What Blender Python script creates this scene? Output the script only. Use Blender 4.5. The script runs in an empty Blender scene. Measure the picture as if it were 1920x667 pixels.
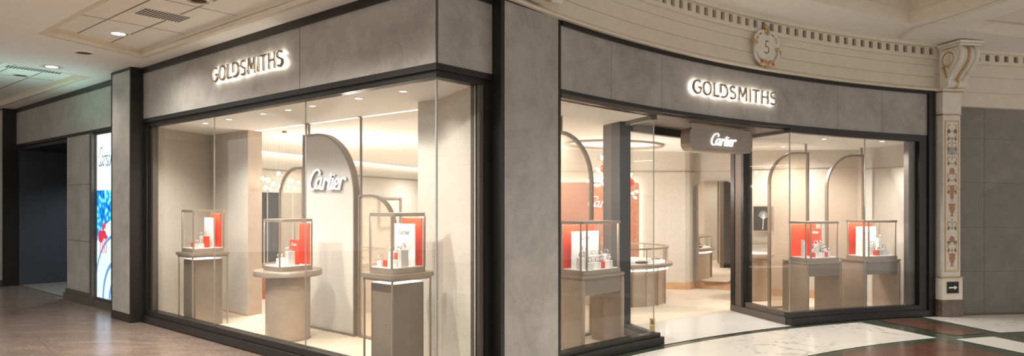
import bpy, bmesh, math, random
from mathutils import Vector, Matrix
random.seed(7)
C = bpy.context.scene.collection
PI = math.pi
H = 1.65                      # eye height

# ------------------------------------------------------------------ helpers
def K(x): return 1 - .01 * max(x, 0)
O = (8.267, -.534); R0 = 10.709          # centre and radius of the curved rotunda front
C0 = (-.628, 5.655); U = (.7612, -.6485); V = (.6485, .7612)     # glass corner; along / into the straight front
def W(a, b): return (C0[0] + a*U[0] + b*V[0], C0[1] + a*U[1] + b*V[1])
def arc(deg, off=0.0):
    t = math.radians(deg); return (O[0] + (R0+off)*math.cos(t), O[1] + (R0+off)*math.sin(t))
def deg_at(px):                          # angle of the curved front met by a sight line
    k = (px-960)/1280; B = k*O[0] + O[1]; A = k*k+1
    t = (B + math.sqrt(B*B - A*(O[0]**2+O[1]**2-R0*R0)))/A
    return math.degrees(math.atan2(t-O[1], t*k-O[0]))
def ground(px, py):
    y = 1280*H/(py-380); return ((px-960)/1280*y, y)
def frange(a, b, n): return [a+(b-a)*i/n for i in range(n+1)]

class MB:
    def __init__(s): s.bm = bmesh.new()
    def face(s, pts):
        vs = [s.bm.verts.new(p) for p in pts]
        try: return s.bm.faces.new(vs)
        except ValueError: return None
    def box(s, x0, x1, y0, y1, z0, z1, M=None):
        pts = [(x, y, z) for z in (z0, z1) for x, y in ((x0, y0), (x1, y0), (x1, y1), (x0, y1))]
        if M: pts = [M @ Vector(p) for p in pts]
        v = [s.bm.verts.new(p) for p in pts]
        for f in ((3,2,1,0), (4,5,6,7), (0,1,5,4), (1,2,6,5), (2,3,7,6), (3,0,4,7)): s.bm.faces.new([v[i] for i in f])
        return s
    def prism(s, poly, f0, f1):          # f0/f1 map a 2D point to 3D
        a = [s.bm.verts.new(f0(p)) for p in poly]; b = [s.bm.verts.new(f1(p)) for p in poly]
        s.bm.faces.new(a[::-1]); s.bm.faces.new(b); n = len(poly)
        for i in range(n): s.bm.faces.new((a[i], a[(i+1) % n], b[(i+1) % n], b[i]))
        return s
    def prism_z(s, poly, z0, z1): return s.prism(poly, lambda p: (p[0], p[1], z0), lambda p: (p[0], p[1], z1))
    def prism_y(s, poly, y0, y1): return s.prism(poly[::-1], lambda p: (p[0], y0, p[1]), lambda p: (p[0], y1, p[1]))
    def ring(s, outer, inner, f0, f1):
        L = [[s.bm.verts.new(f(p)) for p in l] for f, l in ((f0, outer), (f0, inner), (f1, outer), (f1, inner))]
        n = len(outer)
        for i in range(n):
            j = (i+1) % n
            for a, b in ((0, 1), (1, 3), (3, 2), (2, 0)): s.bm.faces.new((L[a][i], L[a][j], L[b][j], L[b][i]))
        return s
    def ring_y(s, o, i, y0, y1): return s.ring(o, i, lambda p: (p[0], y0, p[1]), lambda p: (p[0], y1, p[1]))
    def ring_z(s, o, i, z0, z1): return s.ring(o, i, lambda p: (p[0], p[1], z0), lambda p: (p[0], p[1], z1))
    def tube(s, path, r, n=8, cap=True, closed=False):
        path = [Vector(p) for p in path]; m = len(path); rings = []
        rr = r if isinstance(r, (list, tuple)) else [r]*m
        nrm = None
        for i, p in enumerate(path):
            if closed: d = path[(i+1) % m] - path[i-1]
            else: d = path[min(i+1, m-1)] - path[max(i-1, 0)]
            d = d.normalized() if d.length > 1e-9 else Vector((0,0,1))
            if nrm is None: nrm = d.orthogonal().normalized()
            nrm = nrm - d*nrm.dot(d)
            nrm = nrm.normalized() if nrm.length > 1e-6 else d.orthogonal().normalized()
            bn = d.cross(nrm)
            rings.append([s.bm.verts.new(p + (nrm*math.cos(2*PI*k/n) + bn*math.sin(2*PI*k/n))*rr[i]) for k in range(n)])
        for i in range(m if closed else m-1):
            a, b = rings[i], rings[(i+1) % m]
            for k in range(n): s.bm.faces.new((a[k], a[(k+1) % n], b[(k+1) % n], b[k]))
        if cap and not closed: s.bm.faces.new(rings[0][::-1]); s.bm.faces.new(rings[-1])
        return s
    def lathe(s, prof, cx=0, cy=0, n=40, M=None):
        rings = []
        for r, z in prof:
            pts = [Vector((cx+max(r, 1e-5)*math.cos(2*PI*k/n), cy+max(r, 1e-5)*math.sin(2*PI*k/n), z)) for k in range(n)]
            if M: pts = [M @ p for p in pts]
            rings.append([s.bm.verts.new(p) for p in pts])
        for a, b in zip(rings, rings[1:]):
            for k in range(n): s.bm.faces.new((a[k], a[(k+1) % n], b[(k+1) % n], b[k]))
        s.bm.faces.new(rings[0][::-1]); s.bm.faces.new(rings[-1])
        return s
    def ball(s, c, r, sc=(1,1,1), seg=16):
        M = Matrix.Translation(c) @ Matrix.Diagonal((r*sc[0], r*sc[1], r*sc[2], 1))
        bmesh.ops.create_uvsphere(s.bm, u_segments=seg, v_segments=max(6, seg//2), radius=1, matrix=M); return s
    def sweep(s, plan, prof):            # profile (off, z) carried along plan(i) -> fn(off) -> (x,y); z scaled by K
        rows = []
        for fn in plan:
            row = []
            for off, z in prof:
                x, y = fn(off); row.append(s.bm.verts.new((x, y, z*K(x))))
            rows.append(row)
        n = len(prof)
        for a, b in zip(rows, rows[1:]):
            for k in range(n-1): s.bm.faces.new((a[k], a[k+1], b[k+1], b[k]))
        return s
    def sweep_closed(s, plan, prof):
        rows = []
        for fn in plan:
            row = []
            for off, z in prof:
                x, y = fn(off); row.append(s.bm.verts.new((x, y, z*K(x))))
            rows.append(row)
        n = len(prof)
        for a, b in zip(rows, rows[1:]):
            for k in range(n): s.bm.faces.new((a[k], a[(k+1) % n], b[(k+1) % n], b[k]))
        s.bm.faces.new(rows[0]); s.bm.faces.new(rows[-1][::-1])
        return s
    def holed(s, outer, holes, zf):      # flat sheet with holes, zf(x,y) gives height
        es = []
        for loop in [outer] + holes:
            vs = [s.bm.verts.new((p[0], p[1], zf(p[0], p[1]))) for p in loop]
            es += [s.bm.edges.new((vs[i], vs[(i+1) % len(vs)])) for i in range(len(vs))]
        bmesh.ops.triangle_fill(s.bm, edges=es, use_beauty=True, use_dissolve=False)
        return s
    def build(s, name, mat, parent=None, smooth=False, bevel=0):
        bmesh.ops.recalc_face_normals(s.bm, faces=s.bm.faces)
        me = bpy.data.meshes.new(name); s.bm.to_mesh(me); s.bm.free()
        me.materials.append(mat)
        if smooth:
            for p in me.polygons: p.use_smooth = True
            me.set_sharp_from_angle(angle=math.radians(40))
        o = bpy.data.objects.new(name, me); C.objects.link(o)
        if parent: o.parent = parent
        if bevel:
            m = o.modifiers.new('bevel', 'BEVEL'); m.width = bevel; m.segments = 2; m.limit_method = 'ANGLE'
        return o

def tag(o, label, cat, group=None):
    o['label'] = label; o['category'] = cat
    if group: o['group'] = group
    return o
def thing(name, label, cat, loc=(0,0,0), rz=0, group=None, sz=1):
    o = bpy.data.objects.new(name, None); C.objects.link(o); o.empty_display_size = .05
    o.location = loc; o.rotation_euler = (0, 0, rz); o.scale = (1, 1, sz)
    return tag(o, label, cat, group)
def struct(o): o['kind'] = 'structure'; return o
def sroot(name, loc=(0,0,0), rz=0):
    o = bpy.data.objects.new(name, None); C.objects.link(o); o.location = loc; o.rotation_euler = (0,0,rz); return struct(o)
RZL = math.atan2(U[1], U[0])             # rotation of the straight front
def rz_at(deg): return math.radians(deg-90)
def rrect(x0, x1, y0, y1, r, n=5):
    pts = []
    for cx, cy, a0 in ((x1-r, y1-r, 0), (x0+r, y1-r, 90), (x0+r, y0+r, 180), (x1-r, y0+r, 270)):
        for k in range(n+1):
            a = math.radians(a0+90*k/n); pts.append((cx+r*math.cos(a), cy+r*math.sin(a)))
    return pts
def circle(cx, cy, r, n=32): return [(cx+r*math.cos(2*PI*k/n), cy+r*math.sin(2*PI*k/n)) for k in range(n)]

# ------------------------------------------------------------------ materials
class NT:
    def __init__(s, name):
        s.m = bpy.data.materials.new(name); s.m.use_nodes = True; s.t = s.m.node_tree; s.t.nodes.clear()
        s.out = s.n('ShaderNodeOutputMaterial')
    def n(s, t, **kw):
        nd = s.t.nodes.new(t)
        for k, v in kw.items(): setattr(nd, k, v)
        return nd
    def l(s, a, b): s.t.links.new(a, b)
    def coord(s, scale=(1,1,1), rot=(0,0,0)):
        tc = s.n('ShaderNodeTexCoord'); mp = s.n('ShaderNodeMapping')
        mp.inputs['Scale'].default_value = scale; mp.inputs['Rotation'].default_value = rot
        s.l(tc.outputs['Object'], mp.inputs['Vector']); return mp.outputs['Vector']
    def noise(s, vec, scale, detail=4, rough=.5, dist=0):
        nd = s.n('ShaderNodeTexNoise'); nd.inputs['Scale'].default_value = scale; nd.inputs['Detail'].default_value = detail
        nd.inputs['Roughness'].default_value = rough; nd.inputs['Distortion'].default_value = dist
        s.l(vec, nd.inputs['Vector']); return nd.outputs['Fac']
    def ramp(s, fac, stops):
        r = s.n('ShaderNodeValToRGB'); e = r.color_ramp.elements
        while len(e) < len(stops): e.new(.5)
        for el, (p, c) in zip(e, stops): el.position = p; el.color = (*c, 1)
        s.l(fac, r.inputs['Fac']); return r.outputs['Color']
    def mix(s, fac, a, b, mode='MIX'):
        m = s.n('ShaderNodeMix', data_type='RGBA', blend_type=mode)
        for sock, v in ((m.inputs[0], fac), (m.inputs[6], a), (m.inputs[7], b)):
            if isinstance(v, (int, float)): sock.default_value = v
            elif isinstance(v, tuple): sock.default_value = (*v, 1)
            else: s.l(v, sock)
        return m.outputs[2]
    def bsdf(s, col, rough=.5, metal=0, spec=.5, bump=None, bstr=.2, bdist=.01, emit=None, estr=0):
        b = s.n('ShaderNodeBsdfPrincipled')
        if isinstance(col, tuple): b.inputs['Base Color'].default_value = (*col, 1)
        else: s.l(col, b.inputs['Base Color'])
        b.inputs['Roughness'].default_value = rough; b.inputs['Metallic'].default_value = metal
        b.inputs['Specular IOR Level'].default_value = spec
        if bump is not None:
            bp = s.n('ShaderNodeBump'); bp.inputs['Strength'].default_value = bstr; bp.inputs['Distance'].default_value = bdist
            s.l(bump, bp.inputs['Height']); s.l(bp.outputs['Normal'], b.inputs['Normal'])
        s.l(b.outputs[0], s.out.inputs[0]); return b
def plain(name, col, rough=.5, metal=0, spec=.5, var=.06, scale=8):
    t = NT(name); v = t.coord(); f = t.noise(v, scale, 3)
    c0 = tuple(max(0, x*(1-var)) for x in col); c1 = tuple(min(1, x*(1+var)) for x in col)
    t.bsdf(t.ramp(f, [(.3, c0), (.7, c1)]), rough, metal, spec); return t.m
def emit(name, col, s):
    t = NT(name); e = t.n('ShaderNodeEmission'); e.inputs[0].default_value = (*col, 1); e.inputs[1].default_value = s
    t.l(e.outputs[0], t.out.inputs[0]); return t.m
def glassy(name, tint=(1,1,1), refl=.06, veil=0, veilcol=(.8,.7,.6)):
    t = NT(name); tr = t.n('ShaderNodeBsdfTransparent'); tr.inputs[0].default_value = (*tint, 1)
    gl = t.n('ShaderNodeBsdfGlossy'); gl.inputs['Roughness'].default_value = .01
    base = tr.outputs[0]
    if veil:
        df = t.n('ShaderNodeBsdfDiffuse'); df.inputs[0].default_value = (*veilcol, 1)
        m0 = t.n('ShaderNodeMixShader'); m0.inputs[0].default_value = veil
        t.l(base, m0.inputs[1]); t.l(df.outputs[0], m0.inputs[2]); base = m0.outputs[0]
    fr = t.n('ShaderNodeLayerWeight'); fr.inputs[0].default_value = .5
    pw = t.n('ShaderNodeMath', operation='POWER'); pw.inputs[1].default_value = 4; t.l(fr.outputs['Facing'], pw.inputs[0])
    mu = t.n('ShaderNodeMath', operation='MULTIPLY_ADD'); mu.inputs[1].default_value = .35; mu.inputs[2].default_value = refl; mu.use_clamp = True
    t.l(pw.outputs[0], mu.inputs[0])
    m = t.n('ShaderNodeMixShader'); t.l(mu.outputs[0], m.inputs[0]); t.l(base, m.inputs[1]); t.l(gl.outputs[0], m.inputs[2])
    t.l(m.outputs[0], t.out.inputs[0]); return t.m
def stone(name, a, b, rough=.35, scale=1.3, vein=None):
    t = NT(name); v = t.coord(); f = t.noise(v, scale, 8, .62, .8); g = t.noise(v, scale*4, 6, .6, .5)
    c = t.ramp(f, [(.33, a), (.67, b)])
    c = t.mix(.3, c, t.ramp(g, [(.3, tuple(x*.75 for x in a)), (.7, tuple(x*1.15 for x in b))]))
    if vein:
        w = t.noise(v, scale*.8, 10, .7, 2.0)
        k = t.ramp(w, [(.47, (0,0,0)), (.5, (1,1,1)), (.53, (0,0,0))])
        s = t.n('ShaderNodeSeparateColor'); t.l(k, s.inputs[0]); mm = t.n('ShaderNodeMath', operation='MULTIPLY'); mm.inputs[1].default_value = .28
        t.l(s.outputs[0], mm.inputs[0]); c = t.mix(mm.outputs[0], c, vein)
    t.bsdf(c, rough, 0, .5); return t.m
M = {}
M['stone'] = stone('grey_limestone', (.275,.256,.226), (.43,.405,.365), .36, vein=(.46,.44,.40))
M['stone_dark'] = stone('grey_stone_and_shade', (.17,.155,.13), (.24,.218,.185), .5)  # darker stone tone; also serves as painted shade in the dentil gaps
M['black'] = plain('black_metal', (.014,.0115,.0095), .38, .2)
M['brown_metal'] = plain('brown_soffit_metal', (.12,.095,.075), .45, .3)
M['taupe_metal'] = plain('taupe_frame_metal', (.10,.085,.07), .4, .3)
M['bronze'] = plain('satin_bronze', (.37,.30,.235), .36, .55)
M['bronze_dark'] = plain('dark_bronze', (.25,.20,.155), .4, .5)
M['sign_taupe'] = plain('taupe_sign_face', (.33,.28,.235), .5, .1)
M['laminate'] = plain('taupe_laminate', (.40,.31,.235), .42, .1)
M['laminate_grey'] = plain('grey_taupe_lacquer', (.27,.22,.175), .32, .35)
M['plaster'] = plain('cream_plaster', (.72,.64,.525), .7, 0, .3, .03)
M['plaster_white'] = plain('white_plaster_ornament', (.74,.69,.60), .55, 0, .4, .06)
M['mall_ceiling'] = plain('cream_ceiling_paint', (.88,.85,.79), .8, 0, .2, .02)
M['shop_ceiling'] = plain('warm_white_ceiling', (.88,.87,.85), .85, 0, .2, .01)
M['white'] = plain('white_lacquer', (.85,.83,.80), .3, 0, .5, .01)
M['off_white'] = plain('pale_grey_lacquer', (.62,.60,.57), .3, 0, .5, .02)
M['red'] = plain('signal_red_lacquer', (.80,.055,.010), .35, 0, .5, .02)
M['gold'] = plain('gilding', (.55,.38,.19), .4, .5, .5, .2, 40)
M['steel'] = plain('polished_steel', (.62,.60,.58), .18, .9)
M['strap'] = plain('dark_leather', (.05,.035,.028), .5)
M['dial'] = plain('watch_dial', (.75,.73,.70), .3)
M['glass'] = glassy('clear_glass', (.985,.985,.975), .028)
M['case_glass'] = glassy('vitrine_glass', (.99,.99,.985), .02)
M['edge'] = plain('glass_edge', (.36,.35,.32), .2, .3)
M['veil_glass'] = glassy('beige_laminated_glass', (.95,.9,.84), .03, .26, (.74,.64,.52))
M['bubble'] = glassy('bubble_glass', (.98,.95,.9), .12)
M['bubble_red'] = glassy('red_bubble_glass', (.95,.25,.16), .12, .35, (.9,.08,.03))
M['glow'] = emit('bulb_glow', (1,.86,.68), 9)
M['led'] = emit('warm_led_strip', (1,.90,.76), 7)
M['dome_led'] = emit('dome_led', (1,.92,.8), 3)
M['halo'] = emit('halo_led', (1,.93,.80), 20)
M['sign_white'] = emit('lit_white_acrylic', (1,.98,.95), 1.5)
M['case_led'] = emit('vitrine_led', (1,.97,.93), 9.5)
M['lamp_on'] = emit('downlight_lamp', (1,.88,.7), 14)
M['lamp_off'] = plain('downlight_reflector', (.55,.40,.29), .3, .8)
M['mirror'] = plain('mirror_silver', (.86,.82,.76), .02, 1, .5, 0)
M['dark_glass'] = plain('dark_glass', (.03,.03,.03), .12, 0, .3)
M['dark_ink'] = plain('dark_lettering', (.03,.027,.025), .6, 0, .25)
M['grey_ink'] = plain('grey_lettering', (.30,.28,.26), .4)
M['taupe_letter'] = plain('taupe_letter_face', (.30,.255,.205), .4, .3)
M['sticker'] = plain('amber_sticker', (.75,.55,.22), .5)
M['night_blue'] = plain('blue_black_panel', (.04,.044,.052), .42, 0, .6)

def wood():
    t = NT('pale_oak_planks'); v = t.coord((1,1,1), (0,0,-math.radians(34)))
    br = t.n('ShaderNodeTexBrick'); t.l(v, br.inputs['Vector']); br.offset = .37
    br.inputs['Scale'].default_value = 1; br.inputs['Brick Width'].default_value = 1.5; br.inputs['Row Height'].default_value = .14
    br.inputs['Mortar Size'].default_value = .0015; br.inputs['Color1'].default_value = (.60,.505,.395,1); br.inputs['Color2'].default_value = (.68,.585,.47,1)
    br.inputs['Mortar'].default_value = (.45,.33,.21,1)
    v2 = t.coord((.8,14,1), (0,0,-math.radians(34))); g = t.noise(v2, 2.2, 6, .6, .4)
    c = t.mix(.4, br.outputs['Color'], t.ramp(g, [(.3, (.55,.45,.34)), (.7, (.73,.64,.53))]))
    t.bsdf(c, .42); return t.m
M['wood'] = wood()
M['wood_trim'] = plain('oak_skirting', (.52,.33,.19), .4, 0, .4, .12, 5)
def mosaic():
    t = NT('beige_mosaic_wallcover'); v = t.coord()
    vo = t.n('ShaderNodeTexVoronoi'); vo.inputs['Scale'].default_value = 95; t.l(v, vo.inputs['Vector'])
    s = t.n('ShaderNodeSeparateColor'); t.l(vo.outputs['Color'], s.inputs[0])
    c = t.ramp(s.outputs[0], [(0, (.50,.45,.385)), (.6, (.545,.495,.43)), (1, (.59,.54,.475))])
    t.bsdf(c, .45, 0, .4, vo.outputs['Distance'], .16, .005); return t.m
M['mosaic'] = mosaic()
def linen():
    t = NT('off_white_linen_panel'); v = t.coord(); f = t.noise(v, 220, 3)
    t.bsdf(t.ramp(f, [(.35, (.50,.46,.41)), (.65, (.585,.545,.49))]), .7, 0, .2, f, .15, .003); return t.m
M['linen'] = linen()
def granite():
    t = NT('brown_granite_tiles'); v = t.coord((1,1,1), (0,0,-RZL+math.radians(8)))
    f = t.noise(t.coord((1,3.5,1), (0,0,-math.radians(-60))), 1.1, 9, .72, .9); g = t.noise(v, 26, 5, .8)
    c = t.ramp(f, [(.3, (.115,.082,.066)), (.55, (.225,.162,.128)), (.75, (.33,.25,.205))])
    c = t.mix(.4, c, t.ramp(g, [(.35, (.065,.047,.038)), (.7, (.31,.235,.19))]))
    br = t.n('ShaderNodeTexBrick'); t.l(v, br.inputs['Vector']); br.offset = 0
    for k, x in (('Scale', 1), ('Brick Width', 1.2), ('Row Height', 1.2), ('Mortar Size', .0025)): br.inputs[k].default_value = x
    c = t.mix(br.outputs['Fac'], c, (.075,.055,.046))
    t.bsdf(c, .24, 0, .5, g, .03, .002); return t.m
M['granite'] = granite()
def marble(name, base, vein, sc, amt=.8):
    t = NT(name); v = t.coord(); w = t.noise(v, sc, 6, .55, 1.2); cl = t.noise(v, sc*.5, 3)
    k = t.ramp(w, [(.475, (0,0,0)), (.5, (1,1,1)), (.515, (0,0,0))])
    s = t.n('ShaderNodeSeparateColor'); t.l(k, s.inputs[0]); s2 = t.ramp(cl, [(.42, (0,0,0)), (.62, (1,1,1))])
    q = t.n('ShaderNodeSeparateColor'); t.l(s2, q.inputs[0])
    mm = t.n('ShaderNodeMath', operation='MULTIPLY'); t.l(s.outputs[0], mm.inputs[0]); t.l(q.outputs[0], mm.inputs[1])
    m2 = t.n('ShaderNodeMath', operation='MULTIPLY'); t.l(mm.outputs[0], m2.inputs[0]); m2.inputs[1].default_value = amt
    c = t.mix(m2.outputs[0], t.ramp(cl, [(.3, tuple(x*.93 for x in base)), (.7, base)]), vein)
    t.bsdf(c, .16, 0, .5); return t.m
M['white_marble'] = marble('white_marble', (.84,.80,.73), (.25,.20,.15), 1.6)
M['plain_marble'] = marble('plain_white_marble', (.78,.755,.71), (.55,.50,.44), .8, .35)
M['green_marble'] = stone('green_marble', (.022,.032,.020), (.075,.092,.060), .16, 3.5, (.10,.115,.085))
M['red_granite'] = stone('red_brown_granite', (.065,.03,.02), (.19,.085,.055), .18, 6.5)
M['brown_marble'] = stone('brown_skirting_marble', (.10,.07,.052), (.19,.14,.105), .25, 5)
def mural():
    t = NT('red_relief_mural'); v = t.coord(); f = t.noise(v, 9, 2, .5, 3.2); g = t.noise(v, 4, 2)
    c = t.ramp(f, [(.38, (.46,.12,.05)), (.50, (.43,.13,.06)), (.54, (.52,.29,.18)), (.62, (.45,.16,.085))])
    c = t.mix(.3, c, t.ramp(g, [(.3, (.45,.13,.06)), (.7, (.50,.30,.20))]))
    t.bsdf(c, .5, 0, .3, f, .2, .006); return t.m
M['mural'] = mural()
def forest():
    t = NT('forest_picture'); v = t.coord(); vo = t.n('ShaderNodeTexVoronoi'); vo.inputs['Scale'].default_value = 11; t.l(v, vo.inputs['Vector'])
    g = t.noise(v, 9, 6, .7); mx = t.mix(.5, vo.outputs['Distance'], g)
    c = t.ramp(mx, [(.22, (.45,.80,.72)), (.36, (.10,.48,.62)), (.5, (.012,.16,.42)), (.7, (.004,.05,.22))])
    e = t.n('ShaderNodeEmission'); e.inputs[1].default_value = 2.8; t.l(c, e.inputs[0]); t.l(e.outputs[0], t.out.inputs[0]); return t.m
M['pic_forest'] = forest()
M['pic_sky'] = emit('picture_sky', (.80,.97,1.0), 2.6)
M['pic_white'] = emit('picture_white_arch', (.70,.86,1.0), 1.25)
M['pic_shade'] = emit('picture_blue_arch', (.16,.33,.62), 1.2)
M['pic_red'] = emit('picture_red', (.75,.05,.09), 1.1)
M['pic_gold'] = emit('picture_gold', (.42,.36,.17), 1.1)
M['pic_ink'] = emit('picture_ink', (.03,.12,.22), .6)

# ------------------------------------------------------------------ lettering
def smooth_path(pts, n=6):
    P = [Vector(p) for p in pts]; out = []
    for i in range(len(P)-1):
        p0, p1, p2, p3 = P[max(i-1, 0)], P[i], P[i+1], P[min(i+2, len(P)-1)]
        for k in range(n):
            t = k/n
            out.append(.5*((2*p1) + (p2-p0)*t + (2*p0-5*p1+4*p2-p3)*t*t + (3*p1-p0-3*p2+p3)*t**3))
    return out + [P[-1]]
def ribbon(mb, pts, w, y0, y1, f, rnd=False):     # pts 2D; w width or list; f maps (u, v, y)->3D
    pts = [Vector(p) for p in pts]; n = len(pts); ws = w if isinstance(w, list) else [w]*n
    L, Rr = [], []
    for i, p in enumerate(pts):
        d = pts[min(i+1, n-1)] - pts[max(i-1, 0)]
        d = d.normalized() if d.length > 1e-9 else Vector((1, 0)); nn = Vector((-d.y, d.x))*ws[i]/2
        L.append(p+nn); Rr.append(p-nn)
    A = [[mb.bm.verts.new(f(q.x, q.y, y)) for q in S] for S in (L, Rr) for y in (y0, y1)]
    for i in range(n-1):
        for a, b in ((0, 1), (1, 3), (3, 2), (2, 0)): mb.bm.faces.new((A[a][i], A[a][i+1], A[b][i+1], A[b][i]))
    for i in (0, n-1): mb.bm.faces.new((A[0][i], A[1][i], A[3][i], A[2][i]))
    if rnd:
        for i in (0, n-1):
            c = [(pts[i].x+ws[i]/2*math.cos(2*PI*k/10), pts[i].y+ws[i]/2*math.sin(2*PI*k/10)) for k in range(10)]
            mb.prism(c, lambda p: f(p[0], p[1], y0), lambda p: f(p[0], p[1], y1))
SCRIPT = [
 ([(318,262),(330,236),(300,203),(248,220),(196,285),(167,368),(180,424),(216,441),(256,420),(288,388)], [18,20,24,24,28,32,30,26,20,14]),
 ([(348,328),(322,308),(285,338),(263,396),(274,433),(302,424),(334,376),(352,322)], [16,20,24,26,24,18,16,18]),
 ([(357,308),(340,372),(330,424),(348,438),(374,408)], [26,26,26,20,12]),
 ([(374,408),(398,352),(408,312)], [12,16,22]),
 ([(408,310),(392,365),(374,438)], [24,26,26]),
 ([(388,375),(408,328),(434,312),(444,330)], [14,20,24,24]),
 ([(444,330),(460,352),(478,330)], [10,10,12]),
 ([(506,256),(482,345),(460,415),(474,438),(500,410)], [24,26,28,22,12]),
 ([(452,314),(488,310),(526,308)], [14,16,14]),
 ([(500,410),(522,355),(536,312)], [12,16,22]),
 ([(537,312),(518,380),(508,424),(524,438),(550,405)], [26,26,26,22,12]),
 ([(541,270),(547,268)], [26,26]),
 ([(550,405),(580,388),(614,352),(618,318),(600,308),(574,335),(556,386),(562,426),(590,436),(622,400)], [12,14,18,22,22,24,26,24,22,12]),
 ([(622,400),(646,350),(656,312)], [12,16,22]),
 ([(657,310),(642,370),(624,438)], [24,26,26]),
 ([(640,372),(662,325),(690,304),(712,312),(712,328)], [14,20,22,26,24]),
]
def script_text(mb, width, y0, y1, f, fat=.70):   # word centred on 0,0; f(u,v,y)
    s = width/560.
    for pts, ws in SCRIPT:
        P = smooth_path([((x-440)*s, (330-(y+ (x-440)*.02))*s*.76) for x, y in pts], 4)
        n = len(P); w = [ws[min(int(i/4), len(ws)-1)]*(1-(i % 4)/4) + ws[min(int(i/4)+1, len(ws)-1)]*(i % 4)/4 for i in range(n)]
        ribbon(mb, P, [x*s*fat*.9 for x in w], y0, y1, f, True)
def arcp(cx, cy, rx, ry, a0, a1, n=18): return [(cx+rx*math.cos(math.radians(a0+(a1-a0)*i/n)), cy+ry*math.sin(math.radians(a0+(a1-a0)*i/n))) for i in range(n+1)]
def s_curve(x): return arcp(x+.30,.735,.25,.205,38,270,14)+arcp(x+.29,.285,.28,.235,88,-142,14)
CAPS = [  # x offset, strokes in cap-height units
 (0, [arcp(.42,.5,.41,.45,47,330), [(.77,.28),(.77,.52)], [(.48,.48),(.84,.48)]]),
 (1.02, [arcp(.42,.5,.41,.45,0,360,30)]),
 (2.1, [[(.06,1),(.06,0)], [(.0,.06),(.62,.06)]]),
 (2.82, [[(.06,1),(.06,.34)], [(0,.94),(.33,.94)], arcp(.33,.5,.44,.44,90,-90), [(.33,.06),(.12,.06)]]),
 (3.86, [s_curve(0)]),
 (4.74, [[(.06,0),(.14,1)], [(.14,1),(.48,.28)], [(.48,.28),(.82,1)], [(.82,1),(.90,0)]]),
 (5.94, [[(.06,1),(.06,0)]]),
 (6.24, [[(0,.94),(.76,.94)], [(.38,.94),(.38,0)]]),
 (7.20, [[(.06,1),(.06,0)], [(.70,1),(.70,0)], [(.06,.52),(.70,.52)]]),
 (8.16, [s_curve(0)]),
]
def caps_text(mb, cap, y0, y1, f, w=.115, only=None):
    for ox, strokes in CAPS:
        for st in strokes: ribbon(mb, [((ox+x-4.38)*cap, (y-.5)*cap) for x, y in st], w*cap, y0, y1, f)

# ------------------------------------------------------------------ floors
def flat(name, polys, mat, z):
    mb = MB()
    for p in polys: mb.face([(x, y, z) for x, y in p])
    o = mb.build(name, mat)
    return struct(o)
flat('floor', [[(-19,-.6), (12,-.6), (12,18), (-19,18)]], M['granite'], 0)
shop_poly = [W(-6.6,.0), W(0,.0), W(0,.7), arc(136.8,.05)] + [arc(d,.02) for d in frange(136,102.2,24)] + [(6.4,11.5), (6.2,15), (-.3,22), (-3,22), (-5.9,13), (-5.8,11.2)]
flat('floor_shop', [shop_poly], M['wood'], .004)
def sector(r0, r1, d0, d1):
    n = max(2, int(abs(d1-d0)/1.2)); A = frange(d0, d1, n)
    return [(O[0]+r0*math.cos(math.radians(a)), O[1]+r0*math.sin(math.radians(a))) for a in A] + [(O[0]+r1*math.cos(math.radians(a)), O[1]+r1*math.sin(math.radians(a))) for a in A[::-1]]
flat('floor_green_marble', [sector(2, R0+.0, 139.5, 60)], M['green_marble'], .002)
flat('floor_white_marble', [sector(9.38, R0-.18, 140, 109.2), sector(9.42, R0-.08, 102.8, 70), sector(6.5, 9.24, 108.4, 104.7)], M['white_marble'], .0055)
flat('floor_red_granite', [sector(9.42, R0-.11, 107.2, 104.1), sector(3, 9.2, 139, 110.4), sector(3, 9.2, 102.8, 70)], M['red_granite'], .0055)
thr = [arc(d,-.05) for d in frange(127.5,114.85,12)] + [(3.46,10.36), (1.15,8.87)]
flat('floor_threshold', [thr], M['plain_marble'], .007)

# ------------------------------------------------------------------ straight front (local frame: x along wall, y inwards)
def lroot(name): return sroot(name, (C0[0], C0[1], 0), RZL)
A_L = -5.90
# fascia stone
o = MB().box(A_L, 0, 0, .12, 2.81, 3.44).box(-.12, 0, .12, .69, 2.81, 3.44).build('wall_fascia', M['stone']); o.location = (*C0,0); o.rotation_euler = (0,0,RZL); struct(o)
mb = MB()
for x in (-2.02, ): mb.box(x-.0025, x+.0025, -.002, .01, 2.81, 3.44)
mb.box(-.004, .003, -.003, .02, 2.81, 3.44)
o = mb.build('trim_fascia_joint', M['taupe_metal']); o.location = (*C0,0); o.rotation_euler = (0,0,RZL); struct(o)
o = MB().box(A_L, .03, -.03, .12, 3.44, 3.515).box(-.1, .03, .12, .69, 3.44, 3.515).build('trim_fascia_cap', M['black']); o.location = (*C0,0); o.rotation_euler = (0,0,RZL); struct(o)
w1 = lroot('window_1')
MB().box(A_L, .012, -.012, .12, 2.755, 2.81).box(-.12, .012, .12, .69, 2.755, 2.81).build('window_header', M['black'], w1)
MB().box(A_L, -.02, .02, .12, 2.70, 2.755).box(-.12, -.02, .12, .69, 2.70, 2.755).build('header_rail', M['black'], w1)
MB().box(A_L, .03, -.03, .14, .008, .10).box(-.14, .03, .14, .69, .008, .10).build('window_plinth', M['black'], w1, bevel=.004)
MB().box(A_L, .0, .0, .12, .10, .172).box(-.12, 0, .12, .69, .10, .172).build('sill_rail', M['black'], w1, bevel=.004)
MB().box(A_L, -5.80, 0, .14, .172, 2.70).box(-5.80, -5.77, .03, .12, .172, 2.70).build('window_jamb', M['black'], w1)
MB().box(-5.77, -5.71, .05, .12, .172, 2.70).build('inner_jamb', M['taupe_metal'], w1)
MB().box(-.12, -.0, .60, .69, .172, 2.70).build('return_jamb', M['black'], w1)
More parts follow.
